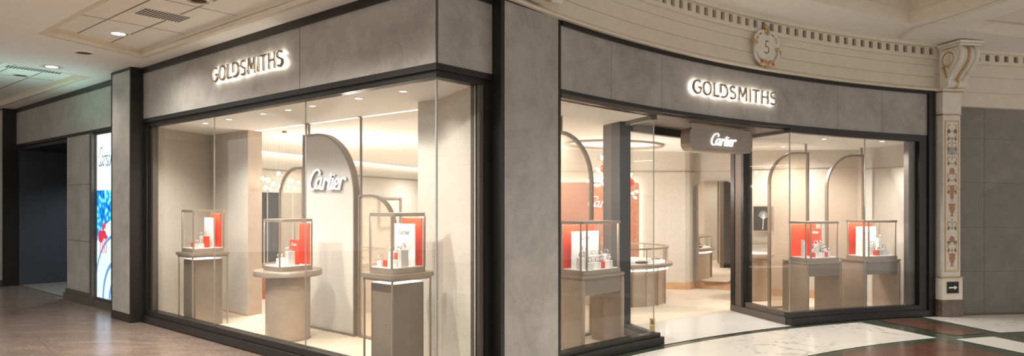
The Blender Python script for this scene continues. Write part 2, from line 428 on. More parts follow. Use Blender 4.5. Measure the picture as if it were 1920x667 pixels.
MB().box(-.13, -.02, .545, .60, .172, 2.70).build('inner_jamb', M['taupe_metal'], w1)
def a_at(px, b=.06):
    k = (px-960)/1280; x0 = C0[0]+b*V[0]; y0 = C0[1]+b*V[1]
    return (k*y0-x0)/(U[0]-k*U[1])
j1, j2 = a_at(402), a_at(573)
for x0, x1 in ((-5.77, j1-.003), (j1+.003, j2-.003), (j2+.003, -.068)):
    MB().box(x0, x1, .055, .067, .172, 2.70).build('glass_pane', M['glass'], w1)
MB().box(-.067, -.055, .068, .545, .172, 2.70).build('glass_pane', M['glass'], w1)
for j in (j1, j2): MB().box(j-.0014, j+.0014, .054, .068, .172, 2.70).build('glass_joint', M['edge'], w1)
MB().box(-.068, -.054, .054, .068, .172, 2.70).build('glass_joint', M['edge'], w1)

# stone piers beside the straight front
def pier(name, x0, x1, y0, y1, zt, flank):
    r = lroot(name)
    MB().box(x0+.035, x1-.035, y0-.004, y1, .12, zt-.035).build('stone_face', M['stone'], r)
    MB().box(x0, x0+.035, y0-.008, y1, .0, zt).box(x1-.035, x1, y0-.008, y1, 0, zt).box(x0+.035, x1-.035, y0-.008, y1, zt-.035, zt).box(x0+.035, x1-.035, y0-.012, y1, 0, .12).build('pier_edging', M['black'], r)
    return r
pier('wall_pier_left', A_L-.705, A_L, -.158, .14, 3.513, 1)
pier('wall_pier_far', -13.6, -12.22, -.158, .14, 3.513, 1)
# corner pier faces along v: build in a frame turned 90 degrees
cp = sroot('wall_pier_corner', (*W(.095,.69), 0), math.atan2(V[1], V[0]))
MB().box(.05, .87, -.006, .09, .0, 3.475).build('stone_face', M['stone'], cp)
MB().box(0, .05, -.012, .30, 0, 3.515).box(.87, .905, -.012, .30, 0, 3.515).box(.05, .87, -.012, .30, 3.475, 3.515).build('pier_edging', M['black'], cp)

# far stretch of the straight front: fascia, screen, stone panel, dark doorway
fr = lroot('wall_far_front')
MB().box(-12.22, A_L-.705, .06, .18, 2.81, 3.44).build('fascia_stone', M['stone'], fr)
MB().box(-12.22, A_L-.705, .03, .18, 3.44, 3.513).box(-12.22, A_L-.705, .045, .18, 2.765, 2.81).build('fascia_trim', M['black'], fr)
MB().box(-9.25, -8.08, .07, .2, .19, 2.765).build('stone_panel', M['stone'], fr)
MB().box(-9.3, -8.08, .02, .2, 0, .12).box(-9.28, -8.08, .045, .2, .12, .19).box(-8.08, -7.98, .03, .2, 0, 2.765).box(-7.98, A_L-.705, .05, .2, 0, .115).build('panel_plinth', M['taupe_metal'], fr)
mb = MB()
for z in (1.02, 1.95): mb.box(-9.25, -8.08, .068, .075, z-.003, z+.003)
mb.build('panel_joint', M['black'], fr)
MB().box(-9.258, -9.2505, .066, .2, .19, 2.765).build('panel_edge', M['steel'], fr)
d1 = lroot('door_1')
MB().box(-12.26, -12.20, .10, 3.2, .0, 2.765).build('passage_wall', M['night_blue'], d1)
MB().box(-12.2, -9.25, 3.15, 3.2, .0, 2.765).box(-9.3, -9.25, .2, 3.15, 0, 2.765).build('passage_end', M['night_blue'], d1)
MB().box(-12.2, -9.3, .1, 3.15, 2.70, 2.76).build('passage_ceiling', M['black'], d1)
MB().box(-12.2, -9.3, .12, 3.15, .002, .006).build('passage_floor', M['stone_dark'], d1)
MB().box(-12.2, -9.3, .07, .12, 0, .008).build('threshold_strip', M['steel'], d1)

# screen poster
ps = thing('poster_screen', 'tall lit poster screen of forest and white arches beside the left stone pier', 'screen', (*W(-7.28,.10), 0), RZL)
MB().box(-.70, .68, -.02, .06, .125, .155).box(-.70, -.67, -.02, .06, .155, 2.755).box(.65, .68, -.02, .06, .155, 2.755).box(-.67, .65, -.02, .06, 2.725, 2.755).box(-.67, .65, .02, .06, .155, 2.725).build('screen_frame', M['taupe_metal'], ps)
pic = MB().box(-.67, .65, .0, .019, 1.85, 2.725).build('picture_sky', M['pic_sky'], ps)
MB().box(-.67, .65, .0, .019, .155, 1.85).build('picture_forest', M['pic_forest'], ps)
for r0, r1, nm in ((1.25, 1.02, 'picture_arch'), (1.02, .97, 'picture_arch_shade'), (.97, .62, 'picture_arch'), (.62, .55, 'picture_arch_shade'), (.55, .33, 'picture_arch'), (.33, .25, 'picture_arch_shade'), (.25, .0, 'picture_arch')):
    mb = MB(); cx, cz, n = .12, .1555, 24
    def pt(r, k): return (max(-.67, min(.65, cx+r*.9*math.cos(PI*k/n))), cz+r*math.sin(PI*k/n))
    poly = [pt(r0, k) for k in range(n+1)] + [pt(r1, k) for k in range(n, -1, -1)]
    for k in range(n):
        q = [pt(r0, k), pt(r0, k+1), pt(r1, k+1), pt(r1, k)]
        mb.face([(p[0], -.002, p[1]) for p in q])
    bmesh.ops.remove_doubles(mb.bm, verts=mb.bm.verts, dist=1e-5)
    mb.build(nm, M['pic_white'] if nm == 'picture_arch' else M['pic_shade'], ps)
mb = MB()
for (x, z, rx, rz) in ((-.50, 1.12, .11, .10), (-.38, 1.16, .10, .06), (-.30, 1.12, .08, .035), (-.40, 1.26, .035, .08), (-.33, 1.30, .03, .06)):
    mb.prism([(x+rx*math.cos(t*PI/8), z+rz*math.sin(t*PI/8)) for t in range(16)], lambda p: (p[0], -.006, p[1]), lambda p: (p[0], -.004, p[1]))
for i, x in enumerate((-.54, -.46, -.38, -.30)):
    ribbon(mb, [(x, 1.10), (x+.03, .98), (x+.01, .86)], .018, -.006, -.004, lambda u, v, y: (u, y, v))
mb.build('picture_red_creature', M['pic_red'], ps)
mb = MB()
for k in range(16):
    mb.prism([(.06+(.05+.012*(k % 2))*math.cos(t*PI/4), .24+k*.066+.045*math.sin(t*PI/4)) for t in range(8)], lambda p: (p[0], -.006, p[1]), lambda p: (p[0], -.004, p[1]))
mb.build('picture_chain', M['pic_gold'], ps)
mb = MB(); script_text(mb, .60, -.004, -.002, lambda u, v, y: (u-.31, y, v*1.5+2.36), .62); mb.build('lettering', M['pic_ink'], ps)

# ------------------------------------------------------------------ mall ceiling on the left
ZC = 3.515
co1 = [(-5.21,-.26), (-4.74,-1.56), (.9,-1.60), (.9,-.26)]
co2 = [(-7.2,-.22), (-15,-.22), (-15,-1.42), (-6.85,-1.42)]
def px_ceiling(px, py, z=ZC):
    y = 1280*(z-H)/(380-py); x = (px-960)/1280*y; dx, dy = x-C0[0], y-C0[1]
    return (dx*U[0]+dy*U[1], dx*V[0]+dy*V[1])
def inset(poly, d):
    n = len(poly); cx = sum(p[0] for p in poly)/n; cy = sum(p[1] for p in poly)/n
    return [(p[0]+(d if p[0] < cx else -d), p[1]+(d if p[1] < cy else -d)) for p in poly]
lamps = [  # px, py, height, lit, label
 (222, 63, ZC+.10, True, 'lit round downlight in the larger ceiling recess, below the perforated vent'),
 (158, 99, ZC, False, 'unlit bronze downlight in the ceiling strip between the two recesses'),
 (97, 125, ZC, True, 'lit round downlight in the ceiling strip left of the unlit bronze one'),
 (38, 141, ZC+.10, False, 'unlit downlight in the far-left ceiling recess beside the slotted vent'),
 (372, 1, ZC+.10, False, 'unlit bronze downlight at the top edge, right of the perforated vent'),
]
spots = [(*px_ceiling(px, py, z), z, lit, lb) for px, py, z, lit, lb in lamps]
LR = .105
mc = lroot('ceiling')
holes = [co1, co2] + [circle(a, b, LR) for a, b, z, lit, lb in spots if z == ZC]
MB().holed([(-20,-6), (1.2,-6), (1.2,.0), (0,.0), (0, .1), (-20,.1)], holes, lambda x, y: ZC).build('ceiling_soffit', M['mall_ceiling'], mc)
for poly, nm in ((co1, 'coffer'), (co2, 'coffer')):
    ins = inset(poly, .06)
    mb = MB(); mb.ring(poly, ins, lambda p: (p[0], p[1], ZC), lambda p: (p[0], p[1], ZC+.055))
    mb.build('coffer_lip', M['plaster'], mc)
    mb = MB()
    for i in range(4):
        p, q = ins[i], ins[(i+1) % 4]; mb.face([(p[0], p[1], ZC+.05), (q[0], q[1], ZC+.05), (q[0], q[1], ZC+.10), (p[0], p[1], ZC+.10)])
    mb.build('coffer_side', M['plaster'], mc)
    hs = [circle(a, b, LR) for a, b, z, lit, lb in spots if z != ZC and ((a > -6) == (poly is co1))]
    MB().holed(ins, hs, lambda x, y: ZC+.10).build('coffer_panel', M['mall_ceiling'], mc)
mb = MB()
for b in (-.72, -1.14): mb.box(-5.0, 2, b-.006, b+.006, ZC+.096, ZC+.0995); mb.box(-15, -7.0, b+.05, b+.062, ZC+.096, ZC+.0995)
for a in (-3.9, -2.7, -8.6): mb.box(a-.003, a+.003, -1.48, -.32, ZC+.097, ZC+.0995)
mb.build('panel_joint', M['bronze_dark'], mc)
MB().box(-20, 1.2, -6, .1, 3.8, 3.85).build('ceiling_slab', M['mall_ceiling'], mc)
for a, b, z, lit, lb in spots:
    t = thing('ceiling_downlight', lb, 'ceiling light', (*W(a, b), z), RZL)
    MB().ring_z(circle(0, 0, LR+.03), circle(0, 0, LR-.004), -.008, 0).build('trim_ring', M['mall_ceiling'] if not lit else M['white'], t, True)
    MB().ring(circle(0, 0, LR-.004), circle(0, 0, LR*.7), lambda p: (p[0], p[1], -.004), lambda p: (p[0], p[1], .10)).build('reflector', M['lamp_off'], t, True)
    MB().lathe([(LR*.72, .10), (LR*.72, .11)], n=24).build('lamp', M['lamp_off'], t)
    if lit: MB().lathe([(LR-.006, -.003), (LR-.006, .002)], n=32).build('diffuser', M['lamp_on'], t)
def vent(px, py, z, nx, ny, label, w, d, gap):
    a, b = px_ceiling(px, py, z); t = thing('air_vent', label, 'vent', (*W(a, b), z), RZL)
    MB().box(-w/2-.02, w/2+.02, -d/2-.02, d/2+.02, -.006, -.001).build('vent_plate', M['mall_ceiling'], t)
    mb = MB()
    for i in range(nx):
        for j in range(ny):
            x = -w/2+(i+.5)*w/nx; y = -d/2+(j+.5)*d/ny
            mb.box(x-w/nx*gap, x+w/nx*gap, y-d/ny*.33, y+d/ny*.33, -.008, -.0062)
    mb.build('vent_slots', M['dark_ink'], t)
vent(305, 28, ZC+.10, 6, 14, 'perforated rectangular air vent in the larger ceiling recess above the shop sign', .30, .46, .33)
vent(65, 130, ZC+.10, 3, 16, 'slotted air vent in the far-left ceiling recess', .22, .7, .36)

mb = MB()
for p, q in zip([(1.2,-6), (1.2,-.02), (.14,-.02), (.14,.70)], [(1.2,-.02), (.14,-.02), (.14,.70)]):
    mb.face([(*W(*p), 3.514), (*W(*q), 3.514), (*W(*q), 4.4), (*W(*p), 4.4)])
struct(mb.build('wall_bulkhead', M['plaster']))
mb = MB(); mb.face([(*W(-16.5,-6.5), 0), (*W(-16.5,.2), 0), (*W(-16.5,.2), 3.6), (*W(-16.5,-6.5), 3.6)])
struct(mb.build('wall_mall_end', M['stone']))
# ------------------------------------------------------------------ curved front
D0 = deg_at(1050.5); D1 = deg_at(1740); DC2 = deg_at(1238); DC3 = deg_at(1485)
def plan(d0, d1, n=30): return [(lambda off, d=d: arc(d, off)) for d in frange(d0, d1, n)]
struct(MB().sweep_closed(plan(D0, D1, 48), [(0,2.80), (0,3.438), (.1,3.438), (.1,2.80)]).build('wall_curved_fascia', M['stone'], smooth=True))
mb = MB()
for px in (1146, 1241, 1329, 1571, 1654):
    d = deg_at(px); mb.sweep_closed(plan(d-.012, d+.012, 1), [(-.0015,2.80), (-.0015,3.438), (.01,3.438), (.01,2.80)])
struct(mb.build('trim_curved_joint', M['stone_dark']))
struct(MB().sweep_closed(plan(D0, D1, 48), [(-.03,3.438), (-.03,3.485), (.1,3.485), (.1,3.438)]).build('trim_curved_cap', M['black']))
struct(MB().sweep_closed(plan(D0, D1, 48), [(-.012,2.755), (-.012,2.80), (.1,2.80), (.1,2.755)]).build('trim_curved_header', M['black']))
struct(MB().sweep_closed(plan(D1+.08, deg_at(1750), 2), [(-.035,0), (-.035,3.50), (.14,3.50), (.14,0)]).build('trim_end_post', M['black']))
# bay left of the doorway
r2 = Vector((-.31,.951)); r3 = Vector((-.273,.962))
def bay_return(root, c, r, l_glass, l_post, side, z0, zt):
    # c glass corner, r inward direction, side=+1 when the shop window lies to the right
    t = Vector((r.y, -r.x))*side             # towards the display
    def P(al, ac): return (c.x + r.x*al + t.x*ac, c.y + r.y*al + t.y*ac)
    k = K(c.x)
    def slab(al0, al1, ac0, ac1, za, zb): return MB().prism_z([P(al0, ac0), P(al1, ac0), P(al1, ac1), P(al0, ac1)], za, zb)
    slab(.005, l_glass, .0, .012, z0, zt*k).build('glass_pane', M['glass'], root)
    slab(-.02, l_glass, -.03, .05, zt*k, (zt+.06)*k).build('return_header', M['taupe_metal'], root)
    slab(.0, l_post, -.07, .07, .009, .098).build('return_plinth', M['black'] if side < 0 else M['taupe_metal'], root, bevel=.004)
    slab(.0, l_glass, -.03, .05, .098, z0).build('return_sill', M['black'] if side < 0 else M['taupe_metal'], root, bevel=.003)
    return P
w2 = sroot('window_2')
DG0, DG1 = D0, deg_at(1232)
MB().sweep_closed(plan(D0, DC2-.05, 16), [(-.02,2.712), (-.02,2.755), (.08,2.755), (.08,2.712)]).build('header_rail', M['taupe_metal'], w2)
MB().sweep_closed(plan(D0, DC2-.1, 16), [(-.045,.009), (-.045,.10), (.12,.10), (.12,.009)]).build('window_plinth', M['black'], w2)
MB().sweep_closed(plan(D0, DC2+.05, 16), [(-.01,.10), (-.01,.145), (.10,.145), (.10,.10)]).build('sill_rail', M['black'], w2)
MB().sweep_closed(plan(D0, DG1+.03, 16), [(.04,.145), (.04,2.712), (.052,2.712), (.052,.145)]).build('glass_pane', M['glass'], w2)
c2 = Vector(arc(DG1, .05))
P2 = bay_return(w2, c2, r2, .66, 1.12, -1, .145, 2.66)
MB().tube([(c2.x, c2.y, .145), (c2.x, c2.y, 2.70*K(c2.x))], .007, 6).build('glass_joint', M['edge'], w2)
MB().prism_z([P2(.66,-.05), P2(.90,-.05), P2(.90,.10), P2(.66,.10)], .0, 2.72).build('door_post', M['black'], w2)
MB().prism_z([P2(.90,-.05), P2(1.14,-.05), P2(1.14,.10), P2(.90,.10)], .0, 2.72).build('door_post_inner', M['taupe_metal'], w2)
s = thing('warning_sticker', 'small amber warning sticker at the foot of the glass corner by the doorway', 'sticker', (*P2(.016,-.004), .155), math.atan2(r2.y, r2.x)-PI/2-.9)
MB().box(-.032, .032, -.028, -.0265, .0, .068).box(-.032, .032, -.028, -.0265, .074, .15).build('sticker_sheet', M['sticker'], s)
mb = MB()
for st in ([(-.016,.09),(0,.134)], [(0,.134),(.016,.09)], [(-.016,.09),(.016,.09)], [(0,.118),(0,.1)]): ribbon(mb, st, .005, -.030, -.0285, lambda u, v, y: (u, y, v))
mb.build('printed_symbol', M['dark_ink'], s)
# bay right of the doorway
w3 = sroot('window_3')
DX = DC3+.30
DE = deg_at(1723)
MB().sweep_closed(plan(DC3+.2, D1, 16), [(-.01,2.70), (-.01,2.755), (.10,2.755), (.10,2.70)]).build('header_rail', M['black'], w3)
MB().sweep_closed(plan(DX, D1, 16), [(-.045,.009), (-.045,.10), (.12,.10), (.12,.009)]).build('window_plinth', M['black'], w3)
MB().sweep_closed(plan(DX-.1, D1, 16), [(-.01,.10), (-.01,.175), (.10,.175), (.10,.10)]).build('sill_rail', M['black'], w3)
MB().sweep_closed(plan(DE, D1, 3), [(-.01,.175), (-.01,2.70), (.14,2.70), (.14,.175)]).build('window_jamb', M['black'], w3)
MB().sweep_closed(plan(deg_at(1711), DE+.02, 3), [(.07,.175), (.07,2.70), (.16,2.70), (.16,.175)]).build('inner_jamb', M['taupe_metal'], w3)
dj = deg_at(1625)
for d0, d1 in ((DC3-.04, dj+.02), (dj-.02, DE+.05)):
    MB().sweep_closed(plan(d0, d1, 10), [(.03,.175), (.03,2.70), (.042,2.70), (.042,.175)]).build('glass_pane', M['glass'], w3)
MB().sweep_closed(plan(dj-.018, dj+.018, 1), [(.028,.175), (.028,2.70), (.044,2.70), (.044,.175)]).build('glass_joint', M['edge'], w3)
c3 = Vector(arc(DC3, .04))
P3 = bay_return(w3, c3, r3, .97, 1.28, 1, .175, 2.70)
MB().tube([(c3.x, c3.y, .175), (c3.x, c3.y, 2.70*K(c3.x))], .008, 6).build('glass_joint', M['edge'], w3)
MB().prism_z([P3(.97,-.05), P3(1.03,-.05), P3(1.03,.10), P3(.97,.10)], .0, 2.62).build('door_post', M['black'], w3)
MB().prism_z([P3(1.03,-.04), P3(1.20,-.04), P3(1.20,.08), P3(1.03,.08)], .0, 2.62).build('door_post_inner', M['brown_metal'], w3)
MB().prism_z([P3(1.20,-.05), P3(1.30,-.05), P3(1.30,.10), P3(1.20,.10)], .0, 2.62).build('door_post', M['black'], w3)
# doorway header and soffit
dh = sroot('door_2')
pa, pb = Vector(P2(1.02,-.045)), Vector(P3(1.25,-.03))
dn = (pb-pa).normalized(); nn = Vector((-dn.y, dn.x))
def bar(a, b, w, z0a, z1a, z0b, z1b, nm, mt):
    mb = MB(); pts = [(a-nn*w, z0a), (b-nn*w, z0b), (b+nn*w, z0b), (a+nn*w, z0a)]
    top = [(a-nn*w, z1a), (b-nn*w, z1b), (b+nn*w, z1b), (a+nn*w, z1a)]
    vs = [mb.bm.verts.new((p.x, p.y, z)) for p, z in pts+top]
    for f in ((3,2,1,0), (4,5,6,7), (0,1,5,4), (1,2,6,5), (2,3,7,6), (3,0,4,7)): mb.bm.faces.new([vs[i] for i in f])
    return mb.build(nm, mt, dh)
bar(pa, pb, .05, 2.60, 2.76, 2.54, 2.68, 'door_header', M['black'])
sof = [arc(d, .08) for d in frange(DG1+.1, DC3-.1, 10)] + [tuple(pb), tuple(pa)]
mb = MB(); mb.prism(sof, lambda p: (p[0], p[1], 2.735*K(p[0])), lambda p: (p[0], p[1], 2.75*K(p[0]))); mb.build('entrance_soffit', M['brown_metal'], dh)

# frieze, dentils and rotunda ceiling above the curved front
prof = [(.02,3.485), (-.075,3.487), (-.08,3.505), (-.06,3.53), (-.02,3.545), (0,3.56), (0,3.70), (.012,3.704), (.012,3.712), (0,3.716), (0,3.875), (.012,3.879), (.012,3.887), (0,3.891), (0,3.985), (-.03,3.99), (-.035,4.02), (-.015,4.03)]
struct(MB().sweep(plan(144, deg_at(1752), 60), prof).build('wall_frieze', M['plaster'], smooth=True))
struct(MB().sweep(plan(144, deg_at(1752), 60), [(.035,4.03), (.035,4.16), (-.06,4.165), (-.07,4.21)]).build('trim_cornice', M['plaster']))
struct(MB().sweep(plan(144, deg_at(1752), 60), [(.03,4.03), (.03,4.158)]).build('trim_dentil_recess', M['stone_dark']))  # dark colour stands in for the shade between the dentils
def dentils(nm, d0, d1, off, z0, z1):
    mb = MB(); st = math.degrees(.150/R0); d = d0
    while d > d1:
        w = st*.54
        mb.sweep_closed(plan(d, d-w, 1), [(-.012+off,z0), (-.012+off,z1), (.03+off,z1), (.03+off,z0)]); d -= st
    mb.sweep_closed(plan(d0, d1, 30), [(-.012+off,z0-.012), (-.012+off,z0+.012), (.03+off,z0+.012), (.03+off,z0-.012)])
    mb.sweep_closed(plan(d0, d1, 30), [(-.012+off,z1-.012), (-.012+off,z1+.012), (.03+off,z1+.012), (.03+off,z1-.012)])
    return struct(mb.build(nm, M['plaster']))
dentils('trim_dentils', 144, deg_at(1750), 0, 4.04, 4.165)
# side stretch beyond the pilaster
DR0, DR1 = deg_at(1746), 84
struct(MB().sweep(plan(DR0, DR1, 16), [(.15,0), (.15,3.30)]).build('wall_right', M['stone_dark']))  # same grey stone as the front, coloured darker for its weaker light
mb = MB()
for z in (.67, 1.38, 2.10, 2.81): mb.sweep_closed(plan(DR0, DR1, 14), [(.1485,z-.0025), (.1485,z+.0025), (.16,z+.0025), (.16,z-.0025)])
for px in (1861, ): d = deg_at(px); mb.sweep_closed(plan(d-.012, d+.012, 1), [(.1485,0), (.1485,3.3), (.16,3.3), (.16,0)])
struct(mb.build('trim_right_joint', M['taupe_metal']))
struct(MB().sweep(plan(DR0, DR1, 16), [(.15,3.30)]+[(o+.10, z) for o, z in [(0,3.31), (0,3.53), (.012,3.534), (.012,3.542), (0,3.546), (0,3.78), (.012,3.784), (.012,3.792), (0,3.796), (0,3.985), (-.03,3.99), (-.03,4.03)]]).build('wall_frieze_right', M['plaster']))
struct(MB().sweep(plan(DR0, DR1, 12), [(.135,4.03), (.135,4.16), (.05,4.165), (.04,4.21)]).build('trim_cornice_right', M['plaster']))
struct(MB().sweep(plan(DR0, DR1, 12), [(.13,4.03), (.13,4.158)]).build('trim_dentil_recess_right', M['stone_dark']))  # shade in these gaps is likewise put in as dark colour
dentils('trim_dentils_right', DR0, DR1, .10, 4.04, 4.165)
ZR = lambda x, y: 4.205*(1-.01*max(x, -2))
cf1 = [(5.21,8.93), (3.49,8.08), (1.5,7.1), (1.2,4.5), (4.0,2.5), (6.3,5.0)]
cf2 = [(5.93,9.09), (6.06,8.05), (6.75,5.0), (11,5.0), (11,9.75), (7.0,9.34)]
rc = sroot('ceiling_rotunda')
out = [arc(d, .12) for d in frange(144, 70, 40)] + [(16,6), (16,-3), (-2.0,-3), (-2.0,5.2)]
MB().holed(out, [cf1, cf2], ZR).build('ceiling_plaster', M['mall_ceiling'], rc)
for cf in (cf1, cf2):
    n = len(cf); cx = sum(p[0] for p in cf)/n; cy = sum(p[1] for p in cf)/n
    def off(d): return [(p[0]+(cx-p[0])*d/math.hypot(cx-p[0], cy-p[1]), p[1]+(cy-p[1])*d/math.hypot(cx-p[0], cy-p[1])) for p in cf]
    i1, i2 = off(.10), off(.20)
    mb = MB()
    for (A, da), (B, db) in (((cf, 0), (i1, .13)), ((i1, .13), (i2, .13)), ((i2, .13), (i2, .95))):
        for i in range(n):
            j = (i+1) % n
            mb.face([(A[i][0], A[i][1], ZR(*A[i])+da), (A[j][0], A[j][1], ZR(*A[j])+da), (B[j][0], B[j][1], ZR(*B[j])+db), (B[i][0], B[i][1], ZR(*B[i])+db)])
    mb.build('coffer_moulding', M['plaster'], rc)
    MB().face([(p[0], p[1], ZR(*p)+.95) for p in i2]); mb = MB(); mb.face([(p[0], p[1], ZR(*p)+.95) for p in i2]); mb.build('coffer_panel', M['mall_ceiling'], rc)
def pxz(px, py, z):
    y = 1280*(z-H)/(380-py); return ((px-960)/1280*y, y)
cpts = []
for px, py in ((1688,78), (1707,65), (1750,52), (1812,32), (1880,8), (1960,-20)):
    x, y = pxz(px, py, 3.90); cpts.append((x, y, ZR(x, y)-.03))
tag(MB().tube(smooth_path(cpts, 4), .022, 8).build('cable_conduit', M['plaster_white'], smooth=True), 'thin pale cable conduit running across the rotunda ceiling between two recesses', 'conduit')

# ------------------------------------------------------------------ signs
def caps_sign(f, label):
    t = thing('fascia_sign', label, 'sign')
    mb = MB(); caps_text(mb, .172, -.058, -.032, f, .125); mb.build('lettering', M['taupe_letter'], t)
    mb = MB(); caps_text(mb, .172, -.030, -.022, f, .085); mb.build('halo_light', M['halo'], t)
def f_left(u, v, y):
    a = -3.03+u*1.02; p = W(a, y); return (p[0], p[1], 3.155+v)
caps_sign(f_left, 'halo-lit shop name sign on the straight left stone fascia')
dm = deg_at(1372)
def f_right(u, v, y):
    d = dm - math.degrees(u*1.0/R0); x, yy = arc(d, y); return (x, yy, (3.125+v)*K(x))
caps_sign(f_right, 'halo-lit shop name sign on the curved stone fascia above the doorway')

pl, pr = Vector((2.235,8.58)), Vector((3.235,9.20))
ang = math.atan2((pr-pl).y, (pr-pl).x); mid = (pl+pr)/2; Ls = (pr-pl).length
hs = thing('hanging_sign', 'taupe rounded box sign with lit white script hanging over the doorway', 'sign', (mid.x, mid.y, 2.315), ang)
HH = .285
MB().prism_y(rrect(-Ls/2, Ls/2, 0, HH, .085), 0, .15).build('sign_box', M['sign_taupe'], hs, True)
MB().ring_y(rrect(-Ls/2-.004, Ls/2+.004, -.004, HH+.004, .087), rrect(-Ls/2+.006, Ls/2-.006, .006, HH-.006, .08), -.004, .154).build('sign_rim', M['bronze'], hs)
for x in (-Ls/2+.1, Ls/2-.09):
    zt = 2.735*K(mid.x + x*math.cos(ang))-.001-2.315
    MB().lathe([(.011, HH+.004), (.011, zt-.012), (.03, zt-.01), (.03, zt)], x, .075, 14).build('hanging_rod', M['bronze'], hs, True)
mb = MB(); script_text(mb, .47, -.022, -.004, lambda u, v, y: (u+.02, y, v+HH*.52)); mb.build('lettering', M['sign_white'], hs)

# ------------------------------------------------------------------ shop interior shell
sc = sroot('ceiling_shop')
dome = circle(1.74, 11.75, .82, 40)
slot = [W(-5.2,1.283), W(-1.24,1.283), W(-1.24,1.324), W(-5.2,1.324)]
ZS = lambda x, y: 2.705*K(x)
cpoly = [W(-6.6,.10), W(-.1,.10), W(-.1,.69), arc(137.2,.09)] + [arc(d,.09) for d in frange(136.5,DG1+.05,12)] + [tuple(pa+nn*.04), tuple(pb+nn*.04)] + [arc(d,.09) for d in frange(DC3-.05,102.2,12)] + [(6.5,11.5), (6.4,15.8), (-.3,22.4), (-3,22.4), (-6,13), (-5.9,11.2)]
MB().holed(cpoly, [dome, slot], ZS).build('ceiling_plasterboard', M['shop_ceiling'], sc)
MB().holed(cpoly, [], lambda x, y: ZS(x, y)+.4).build('ceiling_slab', M['shop_ceiling'], sc)
mb = MB()
n = len(dome)
for i in range(n):
    p, q = dome[i], dome[(i+1) % n]; mb.face([(*p, ZS(*p)), (*q, ZS(*q)), (*q, 2.86), (*p, 2.86)])
mb.face([(p[0], p[1], 2.86) for p in dome]); mb.build('ceiling_dome', M['shop_ceiling'], sc)
MB().ring(circle(1.74, 11.75, .86, 40), circle(1.74, 11.75, .80, 40), lambda p: (*p, ZS(*p)-.03), lambda p: (*p, ZS(*p)+.01)).build('dome_ring', M['bronze'], sc)
MB().ring_z(circle(1.74, 11.75, .80, 40), circle(1.74, 11.75, .76, 40), 2.70, 2.72).build('dome_light', M['dome_led'], sc)
mb = MB(); mb.box(-5.2, -1.24, 1.285, 1.322, 2.7035, 2.712); mb.bm.transform(Matrix.Translation((*C0,0)) @ Matrix.Rotation(RZL, 4, 'Z')); mb.build('cove_light', M['led'], sc)
def strip_wall(name, pts, mat, z0, z1, kind=True, close=False):
    mb = MB()
    for p, q in zip(pts, pts[1:]):
        mb.face([(*p, z0), (*q, z0), (*q, z1 if not callable(z1) else z1(*q)), (*p, z1 if not callable(z1) else z1(*p))])
    o = mb.build(name, mat, smooth=True); return struct(o) if kind else o
top = lambda x, y: ZS(x, y)+.01
# display zone side walls of the straight window
strip_wall('wall_window_side', [W(-5.83,.15), W(-6.34,1.16)], M['mosaic'], 0, top)
strip_wall('wall_window_back', [W(-6.34,1.16), W(-5.2,1.16)], M['mosaic'], 0, top)
strip_wall('wall_window_end', [W(-5.2,1.16), W(-5.27,1.42), W(-6.6,1.42)], M['laminate'], 0, top)
strip_wall('wall_corner_pier', [W(-1.0,1.6), W(-1.24,1.5), W(-1.24,.905), W(-.935,.917)], M['mosaic'], 0, top)
strip_wall('wall_corner_side', [W(-.935,.917), W(-.06,.535)], M['mosaic'], 0, top)
strip_wall('wall_corner_back', [W(-1.0,1.6), W(-.05,1.3), W(-.02,.75)], M['mosaic'], 0, top)
strip_wall('baseboard_window', [W(-6.33,1.155), W(-5.205,1.155)], M['wood_trim'], 0, .03)
# main room
left_w = [(-5.5,13.0), (-2.75,21.5)]
strip_wall('wall_shop_left', left_w, M['linen'], 0, top)
strip_wall('wall_shop_back', [(-2.75,21.5), (-.6,21.0), (-.3,13.2), (.1,13.06)], M['linen'], 0, top)
bw = [(2.35,13.05), (2.94,13.02), (3.26,13.0)] + [(3.26+.22*math.sin(t), 13.0+.22*(1-math.cos(t))) for t in frange(.2, 1.1, 5)]
bw = [(.1,13.06), (2.35,13.06), (2.94,13.0), (3.28,12.93), (3.37,12.96), (3.44,13.05), (3.50,13.18), (3.56,13.20), (3.62,13.17), (4.16,12.80), (4.22,12.70), (4.32,12.30), (4.8,11.98), (5.85,11.55)]
strip_wall('wall_back', bw, M['mosaic'], 0, top)
def shift(pts, d):
    out = []
    for i, p in enumerate(pts):
        a, b = pts[max(i-1, 0)], pts[min(i+1, len(pts)-1)]; L = math.hypot(b[0]-a[0], b[1]-a[1])
        out.append((p[0]+(b[1]-a[1])/L*d, p[1]-(b[0]-a[0])/L*d))
    return out
def skirting(name, pts, h0, h1, mat, d=.015):
    mb = MB(); q = shift(pts, d)
    for i in range(len(q)-1):
        mb.face([(*q[i], h0), (*q[i+1], h0), (*q[i+1], h1), (*q[i], h1)]); mb.face([(*q[i], h1), (*q[i+1], h1), (*pts[i+1], h1), (*pts[i], h1)])
    return struct(mb.build(name, mat, smooth=True))
mb = MB(); q0 = shift(left_w, .03); q1 = shift(left_w, .11)
mb.prism_z([q0[0], q0[1], q1[1], q1[0]], 2.685, 2.703); struct(mb.build('trim_cove_light', M['led']))
skirting('trim_shop_left', left_w, 2.33, 2.36, M['bronze'], .015)
skirting('baseboard_left', left_w, .004, .12, M['wood_trim'])
skirting('baseboard_back', bw[1:], .004, .14, M['wood_trim'])
skirting('trim_back', bw, 2.235, 2.255, M['bronze'], .012)
rw = [(5.85,11.55), (6.03,10.12)]
strip_wall('wall_shop_right', rw, M['mosaic'], 0, top)
skirting('trim_shop_right', rw, 2.20, 2.22, M['bronze'], .012)
strip_wall('wall_shop_far_left', [W(-6.6,1.42), (-5.7,11.6), (-5.5,13.0)], M['linen'], 0, top)

